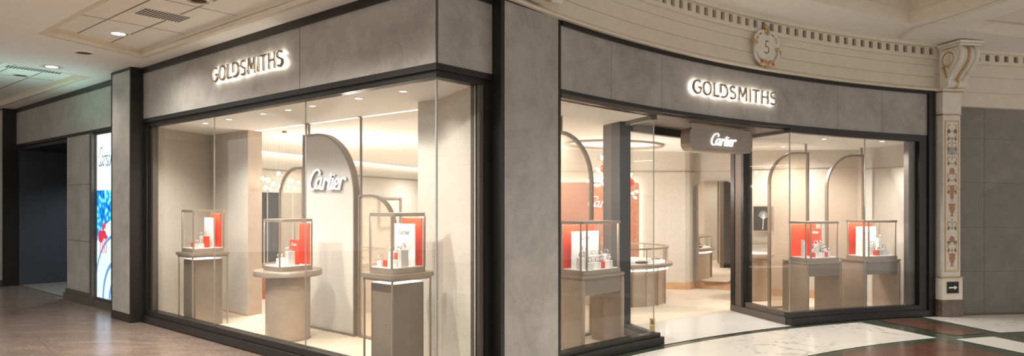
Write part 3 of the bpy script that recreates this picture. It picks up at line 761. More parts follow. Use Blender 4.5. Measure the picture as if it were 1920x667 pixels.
# mural with halo
mr = thing('mural_panel', 'red relief mural panel with glowing edge on the back wall', 'mural', (.35, 12.98, 0))
MB().prism_y(rrect(-.1, 2.06, .25, 2.04, .06), -.05, -.01).build('mural_face', M['mural'], mr)
MB().ring_y(rrect(-.07, 2.03, .28, 2.01, .05), rrect(-.02, 1.98, .33, 1.96, .04), .0, .02).build('halo_light', M['halo'], mr)
mb = MB(); script_text(mb, .62, -.08, -.06, lambda u, v, y: (u+1.4, y, v+1.66)); mb.build('lettering', M['sign_white'], mr)
# arched wall mirror
p0, p1 = Vector((3.62,13.17)), Vector((4.16,12.80)); mm = (p0+p1)/2 + Vector((-.035,-.05)); md = Vector((math.cos(math.radians(-26)), math.sin(math.radians(-26))))
mi = thing('wall_mirror', 'tall round-topped wall mirror on the pale textured back wall', 'mirror', (mm.x, mm.y, .16), math.atan2(md.y, md.x))
MB().prism_y(rrect(-.31, .31, 0, 1.90, .12), -.02, -.006).build('mirror_glass', M['mirror'], mi)
MB().ring_y(rrect(-.32, .32, -.01, 1.91, .13), rrect(-.305, .305, .005, 1.895, .115), -.026, -.004).build('mirror_frame', M['bronze'], mi)

# ------------------------------------------------------------------ arched screens
def arch(w, h, r, side, n=14):
    pts = [(0, 0), (w, 0)]
    if side == 'R':
        pts += [(w-r+r*math.cos(t), h-r+r*math.sin(t)) for t in frange(0, PI/2, n)] + [(0, h)]
    else:
        pts += [(w, h)] + [(r+r*math.cos(t), h-r+r*math.sin(t)) for t in frange(PI/2, PI, n)]
    return pts
def arch_screen(name, label, loc, rz, w, h, r, side, mat, th, tf, poles, ceil, sz=1, group=None):
    t = thing(name, label, 'screen', loc, rz, group, sz)
    o = arch(w, h, r, side); i = [(x+tf, z+tf) for x, z in arch(w-2*tf, h-2*tf, r-tf, side)]
    MB().ring_y(o, i, 0, th).build('arch_frame', M['bronze_dark'], t, True)
    MB().prism_y(i, th*.35, th*.65).build('arch_panel', mat, t)
    for x in poles:
        MB().box(x-.011, x+.011, th/2-.011, th/2+.011, h+.0005, ceil-.006).box(x-.03, x+.03, th/2-.03, th/2+.03, ceil-.006, ceil-.0005).build('support_pole', M['bronze_dark'], t)
    return t
bp = arch_screen('arched_screen', 'large linen panel with curved right top and lit white script between the glass screens', (*W(-3.90,1.23), .005), RZL, 1.129, 2.55, .83, 'R', M['linen'], .085, .022, (.02, .09), 2.695)
mb = MB(); script_text(mb, .79, -.024, -.006, lambda u, v, y: (u+.575, y, v+1.935), .6); mb.build('lettering', M['sign_white'], bp)
mb = MB(); script_text(mb, .79, -.0055, .028, lambda u, v, y: (u+.575, y, v+1.935), .4); mb.build('letter_backing', M['bronze'], bp)
arch_screen('arched_screen', 'small beige glass screen with curved left top, left of the linen panel', (*W(-4.528,1.25), .005), RZL, .60, 2.13, .42, 'L', M['veil_glass'], .05, .026, (), 2.7)
arch_screen('arched_screen', 'low beige glass screen with curved right top, right of the linen panel', (*W(-2.723,1.25), .005), RZL, .69, 1.745, .45, 'R', M['veil_glass'], .05, .026, (.03,), 2.695)
d = 134.2
bx = Vector((1.02,8.52)); tg = Vector((math.sin(math.radians(d)), -math.cos(math.radians(d))))
bl = bx - tg*.78
arch_screen('arched_screen', 'beige glass screen with curved right top in the bay left of the doorway', (bl.x, bl.y, .005), rz_at(d), .78, 2.50, .60, 'R', M['veil_glass'], .05, .032, (.2,), 2.69)
arch_screen('arched_screen', 'curved-top glass screen behind the vitrine nearest the doorway in the right window', (4.00, 10.60, .005), rz_at(107.2), .745, 2.56, .52, 'L', M['veil_glass'], .05, .028, (.70,), 2.70, sz=.955)
arch_screen('arched_screen', 'curved-top glass screen behind the vitrine by the right-hand side wall', (5.04, 10.92, .005), rz_at(107.2), .755, 2.56, .56, 'L', M['veil_glass'], .05, .028, (.71,), 2.70, sz=.949)

# ------------------------------------------------------------------ display stands, vitrines and their contents
RED, WHT, GRY = 'red', 'white', 'off_white'
def leg_stand(label, a, b, w=.50, dd=.56, zt=.99):
    t = thing('display_stand', label, 'display stand', (*W(a, b), .004), RZL)
    z = zt-.004
    MB().prism_z(rrect(-w/2, w/2, -dd/2, dd/2, .07), z-.04, z).build('stand_top', M['bronze'], t, True)
    MB().prism_z(rrect(-w/2+.02, w/2-.02, -dd/2+.02, dd/2-.02, .055), z-.062, z-.0405).build('top_apron', M['bronze'], t, True)
    for x in (-w/2+.045, w/2-.045):
        for y in (-dd/2+.045, dd/2-.045): MB().tube([(x, y, 0), (x, y, z-.0625)], .011, 8).build('leg', M['bronze'], t, True)
    i = .085
    MB().prism_z(rrect(-w/2+i, w/2-i, -dd/2+i, dd/2-i, .02), 0, .885).build('plinth_box', M['laminate_grey'], t, True)
    MB().prism_z(rrect(-w/2+i+.004, w/2-i-.004, -dd/2+i+.004, dd/2-i-.004, .02), .8852, .893).build('plinth_top', M['white'], t)
    MB().prism_z(rrect(-w/2+.1, w/2-.1, -dd/2+.1, dd/2-.1, .02), z-.068, z-.0625).build('under_light', M['case_led'], t)
    return t
def u_table(label, x, y, deg, w, dd, sz):
    t = thing('display_table', label, 'display table', (x, y, .005), rz_at(deg), None, sz); z = .838
    MB().prism_z(rrect(-w/2, w/2, -dd/2, dd/2, .06), z-.03, z).build('table_top', M['bronze'], t, True)
    MB().prism_z(rrect(-w/2+.012, w/2-.012, -dd/2+.012, dd/2-.012, .055), z-.05, z-.0305).build('top_apron', M['bronze_dark'], t, True)
    MB().box(-w/2+.075, w/2-.075, -dd/2+.03, -dd/2+.05, z-.22, z-.0505).build('front_rail', M['laminate_grey'], t)
    for s in (-1, 1):
        x0, x1 = (-w/2+.012, -w/2+.072) if s < 0 else (w/2-.072, w/2-.012)
        MB().prism_z(rrect(x0, x1, -dd/2+.012, dd/2-.012, .028), 0, z-.0505).build('side_panel', M['laminate'], t, True)
    return t
def vitrine(label, x, y, z, rz, w, dd, h, sz=1, double=False):
    t = thing('glass_vitrine', label, 'display case', (x, y, z), rz, None, sz); r = .06
    MB().prism_z(rrect(-w/2, w/2, -dd/2, dd/2, r), .001, .05).build('case_base', M['bronze'], t, True)
    MB().prism_z(rrect(-w/2+.02, w/2-.02, -dd/2+.02, dd/2-.02, r-.02), .0502, .056).build('case_floor', M['white'], t)
    ct_ = MB().prism_z(rrect(-w/2, w/2, -dd/2, dd/2, r), h-.018, h).ring_z(rrect(-w/2, w/2, -dd/2, dd/2, r), rrect(-w/2+.022, w/2-.022, -dd/2+.022, dd/2-.022, r-.02), h-.032, h-.018).build('case_top', M['bronze'], t, True)
    MB().prism_z(rrect(-w/2+.026, w/2-.026, -dd/2+.026, dd/2-.026, r-.022), h-.024, h-.0185).build('case_light', M['case_led'], ct_)
    e = .012
    ps = [(-w/2+r, -dd/2+e), (w/2-r, -dd/2+e), (-w/2+e, dd/2-r), (w/2-e, dd/2-r)]
    if double: ps += [(-w/2+e, -dd/2+r), (w/2-e, -dd/2+r)]
    else: ps = [(-w/2+e+.01, -dd/2+e+.01), (w/2-e-.02, -dd/2+e), (-w/2+e+.01, dd/2-e-.01), (w/2-e-.01, dd/2-e-.01)]
    for px, py in ps: MB().box(px-.008, px+.008, py-.008, py+.008, .0505, h-.0325).build('corner_post', M['bronze'], t)
    g = .006
    for (x0, x1, y0, y1) in ((-w/2+r, w/2-r, -dd/2+g, -dd/2+g+.004), (-w/2+r, w/2-r, dd/2-g-.004, dd/2-g), (-w/2+g, -w/2+g+.004, -dd/2+r, dd/2-r), (w/2-g-.004, w/2-g, -dd/2+r, dd/2-r)):
        MB().box(x0, x1, y0, y1, .051, h-.033).build('glass_pane', M['case_glass'], t)
    return t
_w = {}
def watch_meshes():
    mb = MB(); n = 26
    ell = [(.0245*math.cos(2*PI*k/n), .030*math.sin(2*PI*k/n)) for k in range(n)]; inn = [(a*.84, b*.88) for a, b in ell]
    mb.ring(ell, inn, lambda p: (-.0075, p[0], p[1]+.0305), lambda p: (.0075, p[0], p[1]+.0305)); _w['strap'] = mb.build('strap', M['steel'], smooth=True)
    Mx = Matrix.Translation((0, -.0215, .034)) @ Matrix.Rotation(math.radians(90-12), 4, 'X')
    _w['case'] = MB().lathe([(.011, -.004), (.015, -.002), (.015, .003), (.0128, .0055)], n=22, M=Mx).build('watch_case', M['steel'], smooth=True)
    _w['dial'] = MB().lathe([(.0118, .0056), (.0118, .0062)], n=22, M=Mx).build('dial', M['dial'])
    mb = MB(); mb.box(-.001, .001, -.001, .009, .0063, .0068, Mx); mb.box(-.001, .007, -.001, .001, .0063, .0068, Mx); _w['hands'] = mb.build('hands', M['dark_ink'])
    _w['stand'] = MB().box(-.010, .010, -.014, .014, .0, .0035).build('cuff', M['white'])
watch_meshes(); first = [True]; dark = M['strap']
strap_dark = _w['strap'].data.copy(); strap_dark.materials[0] = dark
protos = {k: o.data for k, o in _w.items()}
for o in _w.values(): bpy.data.objects.remove(o)
def part(name, me, parent, x=0, z=0):
    o = bpy.data.objects.new(name, me); C.objects.link(o); o.parent = parent; return o
class Case:      # local frame of one vitrine's floor
    def __init__(s, t, phrase, group):
        s.t = t; s.ph = phrase; s.g = group; s.z0 = .0565
        s.M = Matrix.Translation(t.location) @ Matrix.Rotation(t.rotation_euler.z, 4, 'Z'); s.sz = t.scale.z; s.rz = t.rotation_euler.z
    def at(s, x, y, z): p = s.M @ Vector((x, y, 0)); return (p.x, p.y, s.t.location.z + z*s.sz)
    def panel(s, x0, x1, y, h, col, label, text=None, tw=.17, tmat='grey_ink', tx=None):
        t = thing('backdrop_panel', label, 'panel', s.at((x0+x1)/2, y, s.z0), s.rz, None, s.sz); w = (x1-x0)/2
        MB().box(-w, w, 0, .012, 0, h).build('panel_board', M[col], t, bevel=.002)
        if text:
            mb = MB(); cx = 0 if tx is None else tx
            script_text(mb, tw, -.003, -.0005, lambda u, v, y: (u+cx, y, v+h-text), .5 if tmat == 'grey_ink' else .8); mb.build('lettering', M[tmat], t)
        return t
    def block(s, x, y, w, dd, h, col, label, z=0):
        o = MB().box(-w/2, w/2, -dd/2, dd/2, 0, h).build('display_block', M[col], bevel=.002)
        o.location = s.at(x, y, s.z0+z); o.rotation_euler.z = s.rz; o.scale.z = s.sz
        tag(o, label + ' in ' + s.ph, 'display block', 'display blocks in ' + s.ph); return o
    def watch(s, x, y, z, label, rz=.5, black=False):
        t = thing('wristwatch', label + ' in ' + s.ph, 'watch', s.at(x, y, s.z0+z+.0008), s.rz+(rz-.95 if not s.g else .25+rz), 'watches in ' + s.ph)
        part('strap', strap_dark if black else protos['strap'], t); part('watch_case', protos['case'], t); part('dial', protos['dial'], t); part('hands', protos['hands'], t)
        return t

# stand at the far left of the straight window
leg_stand('thin-legged stand with grey plinth box at the far left of the left window', -5.06, .44)
v = vitrine('glass vitrine at the far left of the left window', *W(-5.06, .44), .9905, RZL, .40, .44, .565)
c = Case(v, 'the far-left vitrine', 0)
c.panel(-.12, .16, .165, .455, RED, 'tall red panel at the back of the far-left vitrine')
c.panel(-.15, .10, .085, .40, WHT, 'white panel standing before the red one in the far-left vitrine')
c.block(-.115, -.06, .07, .07, .06, RED, 'low red block, leftmost,')
c.block(.0, -.055, .13, .08, .055, GRY, 'wide low pale block at the front')
c.block(-.045, .025, .10, .06, .15, WHT, 'taller white block, centre,')
c.block(.06, .015, .075, .05, .15, RED, 'taller red block on the right')
c.watch(-.07, .022, .15, 'left watch on the taller white block', .55); c.watch(-.018, .022, .15, 'right watch on the taller white block', .7)
c.watch(-.03, -.055, .055, 'left watch on the low pale block', .6); c.watch(.03, -.055, .055, 'right watch on the low pale block', .8)

# round table
rt = thing('round_display_table', 'round taupe pedestal table with drum base in the middle of the left window', 'display table', (*W(-3.32,.66), .004))
MB().lathe([(.262,0), (.262,.765)], n=56).build('drum_base', M['laminate'], rt, True)
MB().lathe([(.385,.7655), (.40,.775), (.40,.83), (.395,.836)], n=64).build('table_top', M['bronze'], rt, True)
MB().lathe([(.266,0), (.266,.012)], n=56).build('foot_ring', M['bronze_dark'], rt, True)
v = vitrine('glass vitrine on the round pedestal table', *W(-3.32,.66), .8405, RZL, .42, .46, .615)
c = Case(v, 'the round-table vitrine', 0)
c.panel(-.04, .18, .18, .505, RED, 'tall plain red panel at the back right of the round-table vitrine')
c.panel(-.10, .10, .085, .30, RED, 'short red card with white script in the round-table vitrine', .055, .12, 'white')
c.block(-.13, -.035, .06, .06, .075, WHT, 'small white block, leftmost,')
c.block(-.02, -.045, .10, .09, .085, WHT, 'low white block, centre,')
c.block(.075, -.02, .075, .09, .17, GRY, 'tall pale block on the right')
c.block(-.055, .035, .06, .05, .16, WHT, 'narrow white block before the card')
c.watch(-.055, .033, .16, 'watch on the narrow white block', .6); c.watch(.075, -.02, .17, 'watch on the tall pale block', .7)
c.watch(-.02, -.045, .085, 'watch on the low centre block', .75); c.watch(-.13, -.035, .075, 'watch on the leftmost small block', .4)

# stand beside the glass corner
leg_stand('thin-legged stand with grey plinth box beside the glass corner', -.93, .37)
v = vitrine('glass vitrine on the stand beside the glass corner', *W(-.93, .37), .9905, RZL, .38, .43, .565)
c = Case(v, 'the glass-corner vitrine', 0)
c.panel(-.13, .16, .165, .455, RED, 'tall red panel at the back of the glass-corner vitrine')
c.panel(-.15, .15, .085, .40, WHT, 'white panel with grey script in the glass-corner vitrine', .075, .17)
c.block(-.125, -.075, .05, .05, .055, RED, 'low red block, leftmost,')
c.block(-.085, -.135, .05, .05, .055, WHT, 'low white block at the front left')
c.block(-.025, -.11, .05, .055, .06, RED, 'low red block at the front centre')
c.block(.044, -.092, .08, .07, .065, WHT, 'wide low white block')
c.block(-.06, -.015, .06, .05, .135, WHT, 'middle-height white block on the left')
c.block(.02, -.0, .07, .05, .125, RED, 'middle-height red block in the centre')
c.block(.115, -.03, .05, .09, .16, GRY, 'tall pale block on the right')
c.watch(-.085, -.135, .055, 'watch on the low front-left block', .6); c.watch(.044, -.092, .065, 'watch on the wide low block', .7)
c.watch(-.06, -.015, .135, 'watch on the left middle-height block', .55); c.watch(.02, .0, .125, 'watch on the red middle-height block', .75, True); c.watch(.115, -.03, .16, 'watch on the tall pale block', .9)

# bay left of the doorway
cx, cy, dg = .885, 7.90, 133.0
u_table('taupe table with open centre beside the corner stone pier', cx, cy, dg, .78, .50, 1)
q = Matrix.Translation((cx, cy, 0)) @ Matrix.Rotation(rz_at(dg), 4, 'Z') @ Vector((.0, -.03, 0))
v = vitrine('wide glass vitrine on the table beside the corner stone pier', q.x, q.y, .8437, rz_at(dg), .68, .40, .60, 1, True)
c = Case(v, 'the stone-pier vitrine', 1)
c.panel(-.31, .24, .155, .495, RED, 'wide red panel at the back of the stone-pier vitrine')
c.panel(-.24, .24, .075, .42, WHT, 'white panel with grey script in the stone-pier vitrine', .07, .17)
xs = [(-.215, -.04, .07, .13, WHT, 'block at the far left'), (-.135, -.02, .075, .20, GRY, 'tallest block'), (-.135, -.105, .07, .075, WHT, 'low block in front of the tallest'),
      (-.03, -.0, .08, .14, WHT, 'block left of centre'), (.055, -.0, .07, .14, WHT, 'block right of centre'), (-.0, -.10, .065, .07, WHT, 'low block, front centre,'), (.07, -.10, .06, .075, RED, 'small red block'),
      (.145, -.02, .065, .14, GRY, 'block beside the right post'), (.20, -.105, .065, .085, WHT, 'low block at the front right'), (.26, -.02, .065, .15, WHT, 'block at the far right')]
for i, (x, y, w, h, col, nm) in enumerate(xs):
    c.block(x, y, w, .07, h, col, {'white': 'white ', 'off_white': 'pale ', 'red': ''}[col] + nm)
    c.watch(x, y, h, 'steel watch on the ' + nm.rstrip(','), -.05+.1*(i % 3), i % 4 == 2)

# bay right of the doorway, two tables
cx, cy, dg = 4.42, 10.06, 111.0
u_table('taupe table nearest the doorway in the right window', cx, cy, dg, .70, .52, .955)
q = Matrix.Translation((cx, cy, 0)) @ Matrix.Rotation(rz_at(dg), 4, 'Z') @ Vector((.0, -.03, 0))
v = vitrine('glass vitrine with two red panels, nearest the doorway in the right window', q.x, q.y, .806, rz_at(dg), .61, .42, .60, .955, True)
c = Case(v, 'the doorway-side vitrine', 1)
c.panel(-.27, .21, .165, .495, RED, 'wide red panel at the back of the doorway-side vitrine')
c.panel(.02, .23, .085, .43, RED, 'narrower red panel with white script in the doorway-side vitrine', .06, .12, 'white')
mb = MB(); mb.prism_y([(-.03,0), (.03,0), (.03,.20), (-.03,.26)], -.025, .025); o = mb.build('display_block', M['white'], bevel=.002); o.location = c.at(-.16, .02, c.z0); o.rotation_euler.z = c.rz; o.scale.z = c.sz
tag(o, 'tall white slant-topped column on the left in the doorway-side vitrine', 'display block', 'display blocks in the doorway-side vitrine')
xs = [(-.10, -.08, .055, .065, RED, 'low red block, left,'), (-.03, -.05, .06, .12, WHT, 'white block left of centre'), (.035, -.01, .06, .19, WHT, 'tallest straight white block'), (.10, -.01, .06, .19, GRY, 'tall pale block'),
      (.05, -.105, .055, .07, WHT, 'low white block, front centre,'), (.11, -.105, .05, .075, RED, 'low red block, right,'), (.17, -.10, .055, .08, WHT, 'low white block at the right'), (.165, -.02, .05, .12, WHT, 'middle white block at the right')]
for i, (x, y, w, h, col, nm) in enumerate(xs):
    c.block(x, y, w, .06, h, col, nm)
    c.watch(x, y, h, 'watch on the ' + nm.rstrip(','), -.1+.1*(i % 3), i % 3 == 1)
cx, cy, dg = 5.365, 10.235, 107.0
u_table('taupe table by the side wall at the right end of the right window', cx, cy, dg, .70, .52, .97)
q = Matrix.Translation((cx, cy, 0)) @ Matrix.Rotation(rz_at(dg), 4, 'Z') @ Vector((.0, -.03, 0))
v = vitrine('glass vitrine with red and white panels, by the side wall', q.x, q.y, .8185, rz_at(dg), .61, .42, .60, .955, True)
c = Case(v, 'the side-wall vitrine', 1)
c.panel(-.27, .19, .165, .495, RED, 'wide red panel at the back of the side-wall vitrine')
c.panel(-.20, .17, .085, .44, WHT, 'white panel with grey script in the side-wall vitrine', .10, .15)
xs = [(-.07, -.04, .06, .13, WHT, 'white block, leftmost,'), (.0, -.09, .055, .08, RED, 'low red block'), (.005, -.01, .06, .15, WHT, 'white block behind the low red one'), (.075, -.09, .06, .085, GRY, 'low pale block'),
      (.15, .02, .05, .26, WHT, 'tall slim white column'), (.15, -.08, .06, .10, WHT, 'white block before the slim column'), (.215, -.06, .05, .07, WHT, 'low white block, rightmost,')]
for i, (x, y, w, h, col, nm) in enumerate(xs):
    c.block(x, y, w, .055, h, col, nm)
    if i != 6: c.watch(x, y, h, 'watch on the ' + nm.rstrip(','), -.1+.1*(i % 3), i % 3 == 2)

# ------------------------------------------------------------------ counters, chandeliers and the rest of the shop
ct = thing('round_counter', 'round taupe jewellery counter with glass top under the bubble chandelier', 'counter', (1.74, 11.62, .005))
MB().lathe([(.86,0), (.86,.56)], n=64).build('counter_base', M['laminate'], ct, True)
MB().lathe([(.93,.60), (.97,.61), (.97,.655), (.96,.66)], n=72).build('counter_top', M['bronze'], ct, True)
MB().lathe([(.90,.5605), (.90,.575)], n=64).build('under_light', M['dome_led'], ct)
MB().lathe([(.80,.575), (.80,.60)], n=48).build('counter_neck', M['bronze_dark'], ct, True)
MB().lathe([(.88,.6602), (.88,.668)], n=64).build('case_floor', M['white'], ct)
MB().ring_z(circle(0, 0, .90, 64), circle(0, 0, .893, 64), .6605, .90).build('case_glass', M['case_glass'], ct, True)
MB().ring_z(circle(0, 0, .91, 64), circle(0, 0, .875, 64), .9005, .925).build('case_rim', M['bronze'], ct, True)
for k in range(10):
    a = 2*PI*k/10+.15; MB().box(.885*math.cos(a)-.008, .885*math.cos(a)+.008, .885*math.sin(a)-.008, .885*math.sin(a)+.008, .669, .90).build('case_post', M['bronze'], ct)
for k in range(4):
    a = -.55-.28*k; MB().tube([(.89*math.cos(a), .89*math.sin(a), 0), (.89*math.cos(a), .89*math.sin(a), .60)], .012, 6).build('leg', M['bronze'], ct, True)
for k in range(9):
    a = -2.7+k*.33; x, y = 1.74+.70*math.cos(a), 11.62+.70*math.sin(a)
    t = thing('jewellery_tray', ['white', 'black'][k % 3 == 2]+' jewellery tray inside the round counter, '+['first','second','third','fourth','fifth','sixth','seventh','eighth','ninth'][k]+' along its front from the left', 'tray', (x, y, .674), a+PI/2, 'trays in the round counter')
    MB().prism_z(rrect(-.09, .09, -.06, .06, .015), 0, .03).build('tray_base', M['white'] if k % 3 != 2 else M['dark_ink'], t)
    mb = MB()
    for i in range(3): mb.tube([(-.05+.05*i+.016*math.cos(q), .0+.016*math.sin(q), .045+.012*math.sin(q)) for q in frange(0, 2*PI, 12)[:-1]], .004, 6, closed=True)
    mb.build('ring_set', M['gold'] if k % 2 else M['steel'], t, True)
c2_ = thing('wall_counter', 'small curved taupe counter with glass top behind the right door post', 'counter', (4.12, 11.68, .005))
MB().lathe([(.27,0), (.27,.70), (.34,.74), (.34,.78), (.33,.785)], n=40).build('counter_base', M['laminate'], c2_, True)
MB().lathe([(.28,.7855), (.28,.79)], n=32).build('case_floor', M['white'], c2_)
MB().ring_z(circle(0,0,.29,40), circle(0,0,.284,40), .786, .955).build('case_glass', M['case_glass'], c2_, True)
MB().ring_z(circle(0,0,.297,40), circle(0,0,.275,40), .9555, .972).build('case_rim', M['bronze'], c2_, True)
pw = thing('wall_picture', 'dark picture with pale tree pattern hung low on the pale back wall', 'picture', (4.46, 12.10, 1.16), math.atan2(-.26,.5))
MB().box(-.16, .16, -.04, -.01, 0, .42).build('picture_board', M['dark_ink'], pw)
mb = MB(); ribbon(mb, [(-.01,.02), (.0,.18), (.01,.30)], .014, -.044, -.041, lambda u, v, y: (u, y, v))
for k in range(9):
    a = math.radians(20+k*17); ribbon(mb, [(0,.2), (.09*math.cos(a), .22+.13*math.sin(a))], .007, -.044, -.041, lambda u, v, y: (u, y, v))
mb.build('picture_tree', M['off_white'], pw)
MB().ring_y([(-.175,-.015), (.175,-.015), (.175,.435), (-.175,.435)], [(-.16,0), (.16,0), (.16,.42), (-.16,.42)], -.05, -.005).build('picture_frame', M['bronze'], pw)

def chandelier(label, x, y, ztop, globes):
    t = thing('bubble_chandelier', label, 'chandelier', (x, y, 0))
    MB().lathe([(.03, ztop-.02), (.035, ztop-.01), (.035, ztop-.001)], n=24).build('ceiling_plate', M['bronze'], t, True)
    for gx, gy, gz, r, red in globes:
        g = MB().ball((gx, gy, gz), r, seg=20).build('glass_globe', M['bubble_red'] if red else M['bubble'], t, True)
        MB().ball((gx, gy, gz), r*.48, seg=12).build('bulb', M['glow'] if not red else M['red'], g, True)
        MB().tube([(gx, gy, ztop-.002), (gx, gy, gz+r*.9)], .0007, 4).build('wire', M['bronze_dark'], g)
rnd = random.Random(3); G = []
def px_local(px, py, y, x0, y0): return ((px-960)/1280*y-x0, y-y0, H+(380-py)*y/1280)
for px, py, yy, r, red in ((1129,296,11.75,.075,0), (1133,316,11.7,.075,1), (1122,319,11.6,.07,0), (1103,339,11.6,.06,0), (1134,333,11.8,.08,0), (1119,347,11.7,.06,0), (1131,345,11.5,.055,0), (1174,298,11.8,.07,0), (1172,323,11.7,.06,0), (1182,328,11.7,.065,0), (1182,342,11.5,.07,1), (1176,357,11.7,.05,0), (1186,362,11.6,.055,0), (1194,359,11.8,.055,0), (1191,370,11.7,.05,0), (1180,370,11.8,.045,0), (1138,352,11.9,.06,1), (1150,330,11.9,.07,0), (1158,350,11.9,.06,0), (1110,328,11.9,.05,0)):
    x, y, z = px_local(px, py, yy, 1.74, 11.75); G.append((x, y, z, r, red))
chandelier('bubble glass chandelier with red globes above the round counter', 1.74, 11.75, 2.86, G)
G = []
for px, py, yy, r in ((493,335,9.95,.06), (502,337,10.05,.075), (498,352,9.95,.07), (513,345,10.1,.07), (522,325,10.15,.06), (530,343,10.05,.06), (545,339,10.2,.075), (541,350,9.95,.065), (553,352,10.1,.055), (560,342,10.2,.06), (507,355,10.2,.05), (524,349,9.9,.05), (536,333,10.2,.05)):
    x, y, z = px_local(px, py, yy, -3.35, 10.05); G.append((x, y, z, r, 0))
chandelier('clear bubble glass chandelier seen left of the linen panel', -3.35, 10.05, 2.70, G)

# tall dark display wall on the left side of the shop, seen past the round table
lw = Vector((2.75, 8.5)).normalized(); la = math.atan2(lw.y, lw.x)
wc = thing('wall_cabinet', 'dark glazed wall cabinet with steel uprights behind the round table', 'cabinet', (-5.14+.10, 14.0, .005), la)
MB().box(-.1, 1.75, .0, .07, .42, 1.86).build('cabinet_back', M['dark_glass'], wc)
MB().box(-.1, 1.75, -.02, .07, 0, .415).build('cabinet_plinth', M['laminate'], wc)
for x in (.0, .42, .85, 1.3, 1.7): MB().box(x-.018, x+.018, -.03, -.002, .42, 1.86).build('upright', M['steel'], wc)
for z in (.75, 1.1, 1.45): MB().box(-.08, 1.68, -.025, -.003, z-.006, z+.006).build('glass_shelf', M['case_glass'], wc)
op = MB().box(-.3, .3, 0, .03, 0, .52).build('orange_panel', M['mural']); op.location = (-4.12, 11.7, .006); op.rotation_euler.z = la-1.2
tag(op, 'low orange panel on the floor behind the round pedestal table', 'panel')
nc = thing('wall_niche', 'pale framed wall niche seen above the glass-corner vitrine', 'niche', (-5.5+.3076*6.6+.02, 13.0+.9515*6.6, .95), la)
MB().ring_y([(-.65,0), (.65,0), (.65,.85), (-.65,.85)], [(-.60,.05), (.55,.05), (.55,.80), (-.60,.80)], -.05, -.005).build('niche_frame', M['bronze'], nc)
MB().box(-.60, .55, -.012, -.008, .05, .80).build('niche_back', M['linen'], nc)
sh = thing('glass_counter', 'low glass jewellery counter behind the low curved-top screen', 'counter', (-2.42, 10.6, .005), RZL)
MB().box(-.45, .45, -.25, .25, 0, .70).build('counter_base', M['laminate'], sh, bevel=.01)
MB().box(-.47, .47, -.27, .27, .7005, .74).build('counter_top', M['bronze'], sh, bevel=.006)
for y0 in (-.25, .246): MB().box(-.45, .45, y0, y0+.004, .7405, .93).build('glass_pane', M['case_glass'], sh)
for x0 in (-.45, .446): MB().box(x0, x0+.004, -.245, .245, .7405, .93).build('glass_pane', M['case_glass'], sh)
MB().ring_z(rrect(-.46,.46,-.26,.26,.02), rrect(-.43,.43,-.23,.23,.015), .9305, .95).build('case_rim', M['bronze'], sh)
mb = MB()
for i in range(8): mb.tube([(-.36+.1*i+.03*math.cos(q), .03*math.sin(q)*.5, .79+.03*math.sin(q)) for q in frange(0, 2*PI, 12)[:-1]], .006, 6, closed=True)
mb.build('bracelet_display', M['steel'], sh, True)

# shop downlights
ordn = ['first','second','third','fourth','fifth','sixth','seventh','eighth','ninth','tenth']
def shop_light(x, y, label, w, w_deg=105, grp=None):
    z = ZS(x, y)
    t = thing('recessed_spotlight', label, 'ceiling light', (x, y, z), 0, grp)
    MB().ring_z(circle(0,0,.048,20), circle(0,0,.034,20), -.006, -.0005).build('trim_ring', M['white'], t, True)
    MB().lathe([(.034,-.003), (.034,-.001)], n=20).build('lamp', M['lamp_on'], t)
    if w:
        L = bpy.data.lights.new('spot_lamp', 'SPOT'); L.energy = w; L.color = (1,.975,.93); L.spot_size = math.radians(w_deg); L.spot_blend = .6; L.shadow_soft_size = .05
        lo = bpy.data.objects.new('spot_lamp', L); C.objects.link(lo); lo.parent = t; lo.location = (0,0,-.02)
for i, a in enumerate((-4.79, -4.16, -3.34, -2.8, -2.32, -1.5, -.82)):
    shop_light(*W(a, .345), ordn[i]+' recessed spotlight from the left in the left window ceiling', (135, 105, 36, 30, 30, 46, 30)[i], 140)
shop_light(.62, 7.75, 'recessed spotlight in the ceiling of the bay left of the doorway', 110, 140)
shop_light(4.55, 9.95, 'recessed spotlight nearest the doorway in the right window ceiling', 115, 140)
shop_light(5.45, 10.05, 'recessed spotlight by the side wall in the right window ceiling', 115, 140)
for i, (x, y) in enumerate(((-2.6,11.2), (-1.6,10.6), (-1.0,12.2), (.1,10.6), (2.7,10.6), (-3.6,14.5), (-2.2,17.0), (-2.0,19.6), (.6,12.0), (4.5,11.3))):  # farthest lamp is added to brighten the left shop wall
    shop_light(x, y, ordn[i]+' recessed spotlight from the left in the main shop ceiling', (110,105,125,110,85,330,330,330,140,200)[i], 165)

# ------------------------------------------------------------------ pilaster, corbels, cartouche
PD = deg_at(1771); px_, py_ = arc(PD, -.13)
KP = .937
pi = sroot('wall_pilaster', (px_, py_, 0), rz_at(PD)); pi.scale = (1,1,KP)
MB().box(-.175, .175, -.02, .36, .006, .265).build('pilaster_skirting', M['brown_marble'], pi, bevel=.006)
MB().box(-.17, .17, -.012, .36, .2655, .60).build('pilaster_base', M['plaster_white'], pi, bevel=.004)
MB().box(-.18, .18, -.02, .36, .6005, .618).box(-.165,.165,-.014,.36,3.115,3.132).box(-.175,.175,-.022,.36,3.466,3.484).build('pilaster_gilding', M['gold'], pi, bevel=.004)
MB().box(-.145, .145, 0, .36, .6185, 3.1145).box(-.155, .155, -.005, .36, 3.1325, 3.4655).box(-.165,.165,-.02,.36,3.4845,3.52).build('pilaster_shaft', M['plaster_white'], pi, bevel=.004)
MB().ring_y([(-.115,.70), (.115,.70), (.115,3.03), (-.115,3.03)], [(-.10,.72), (.10,.72), (.10,3.01), (-.10,3.01)], -.008, -.0005).build('panel_border', M['gold'], pi)
MB().box(-.0995, .0995, -.004, -.0005, .7205, 3.0095).build('panel_ground', M['plaster_white'], pi)
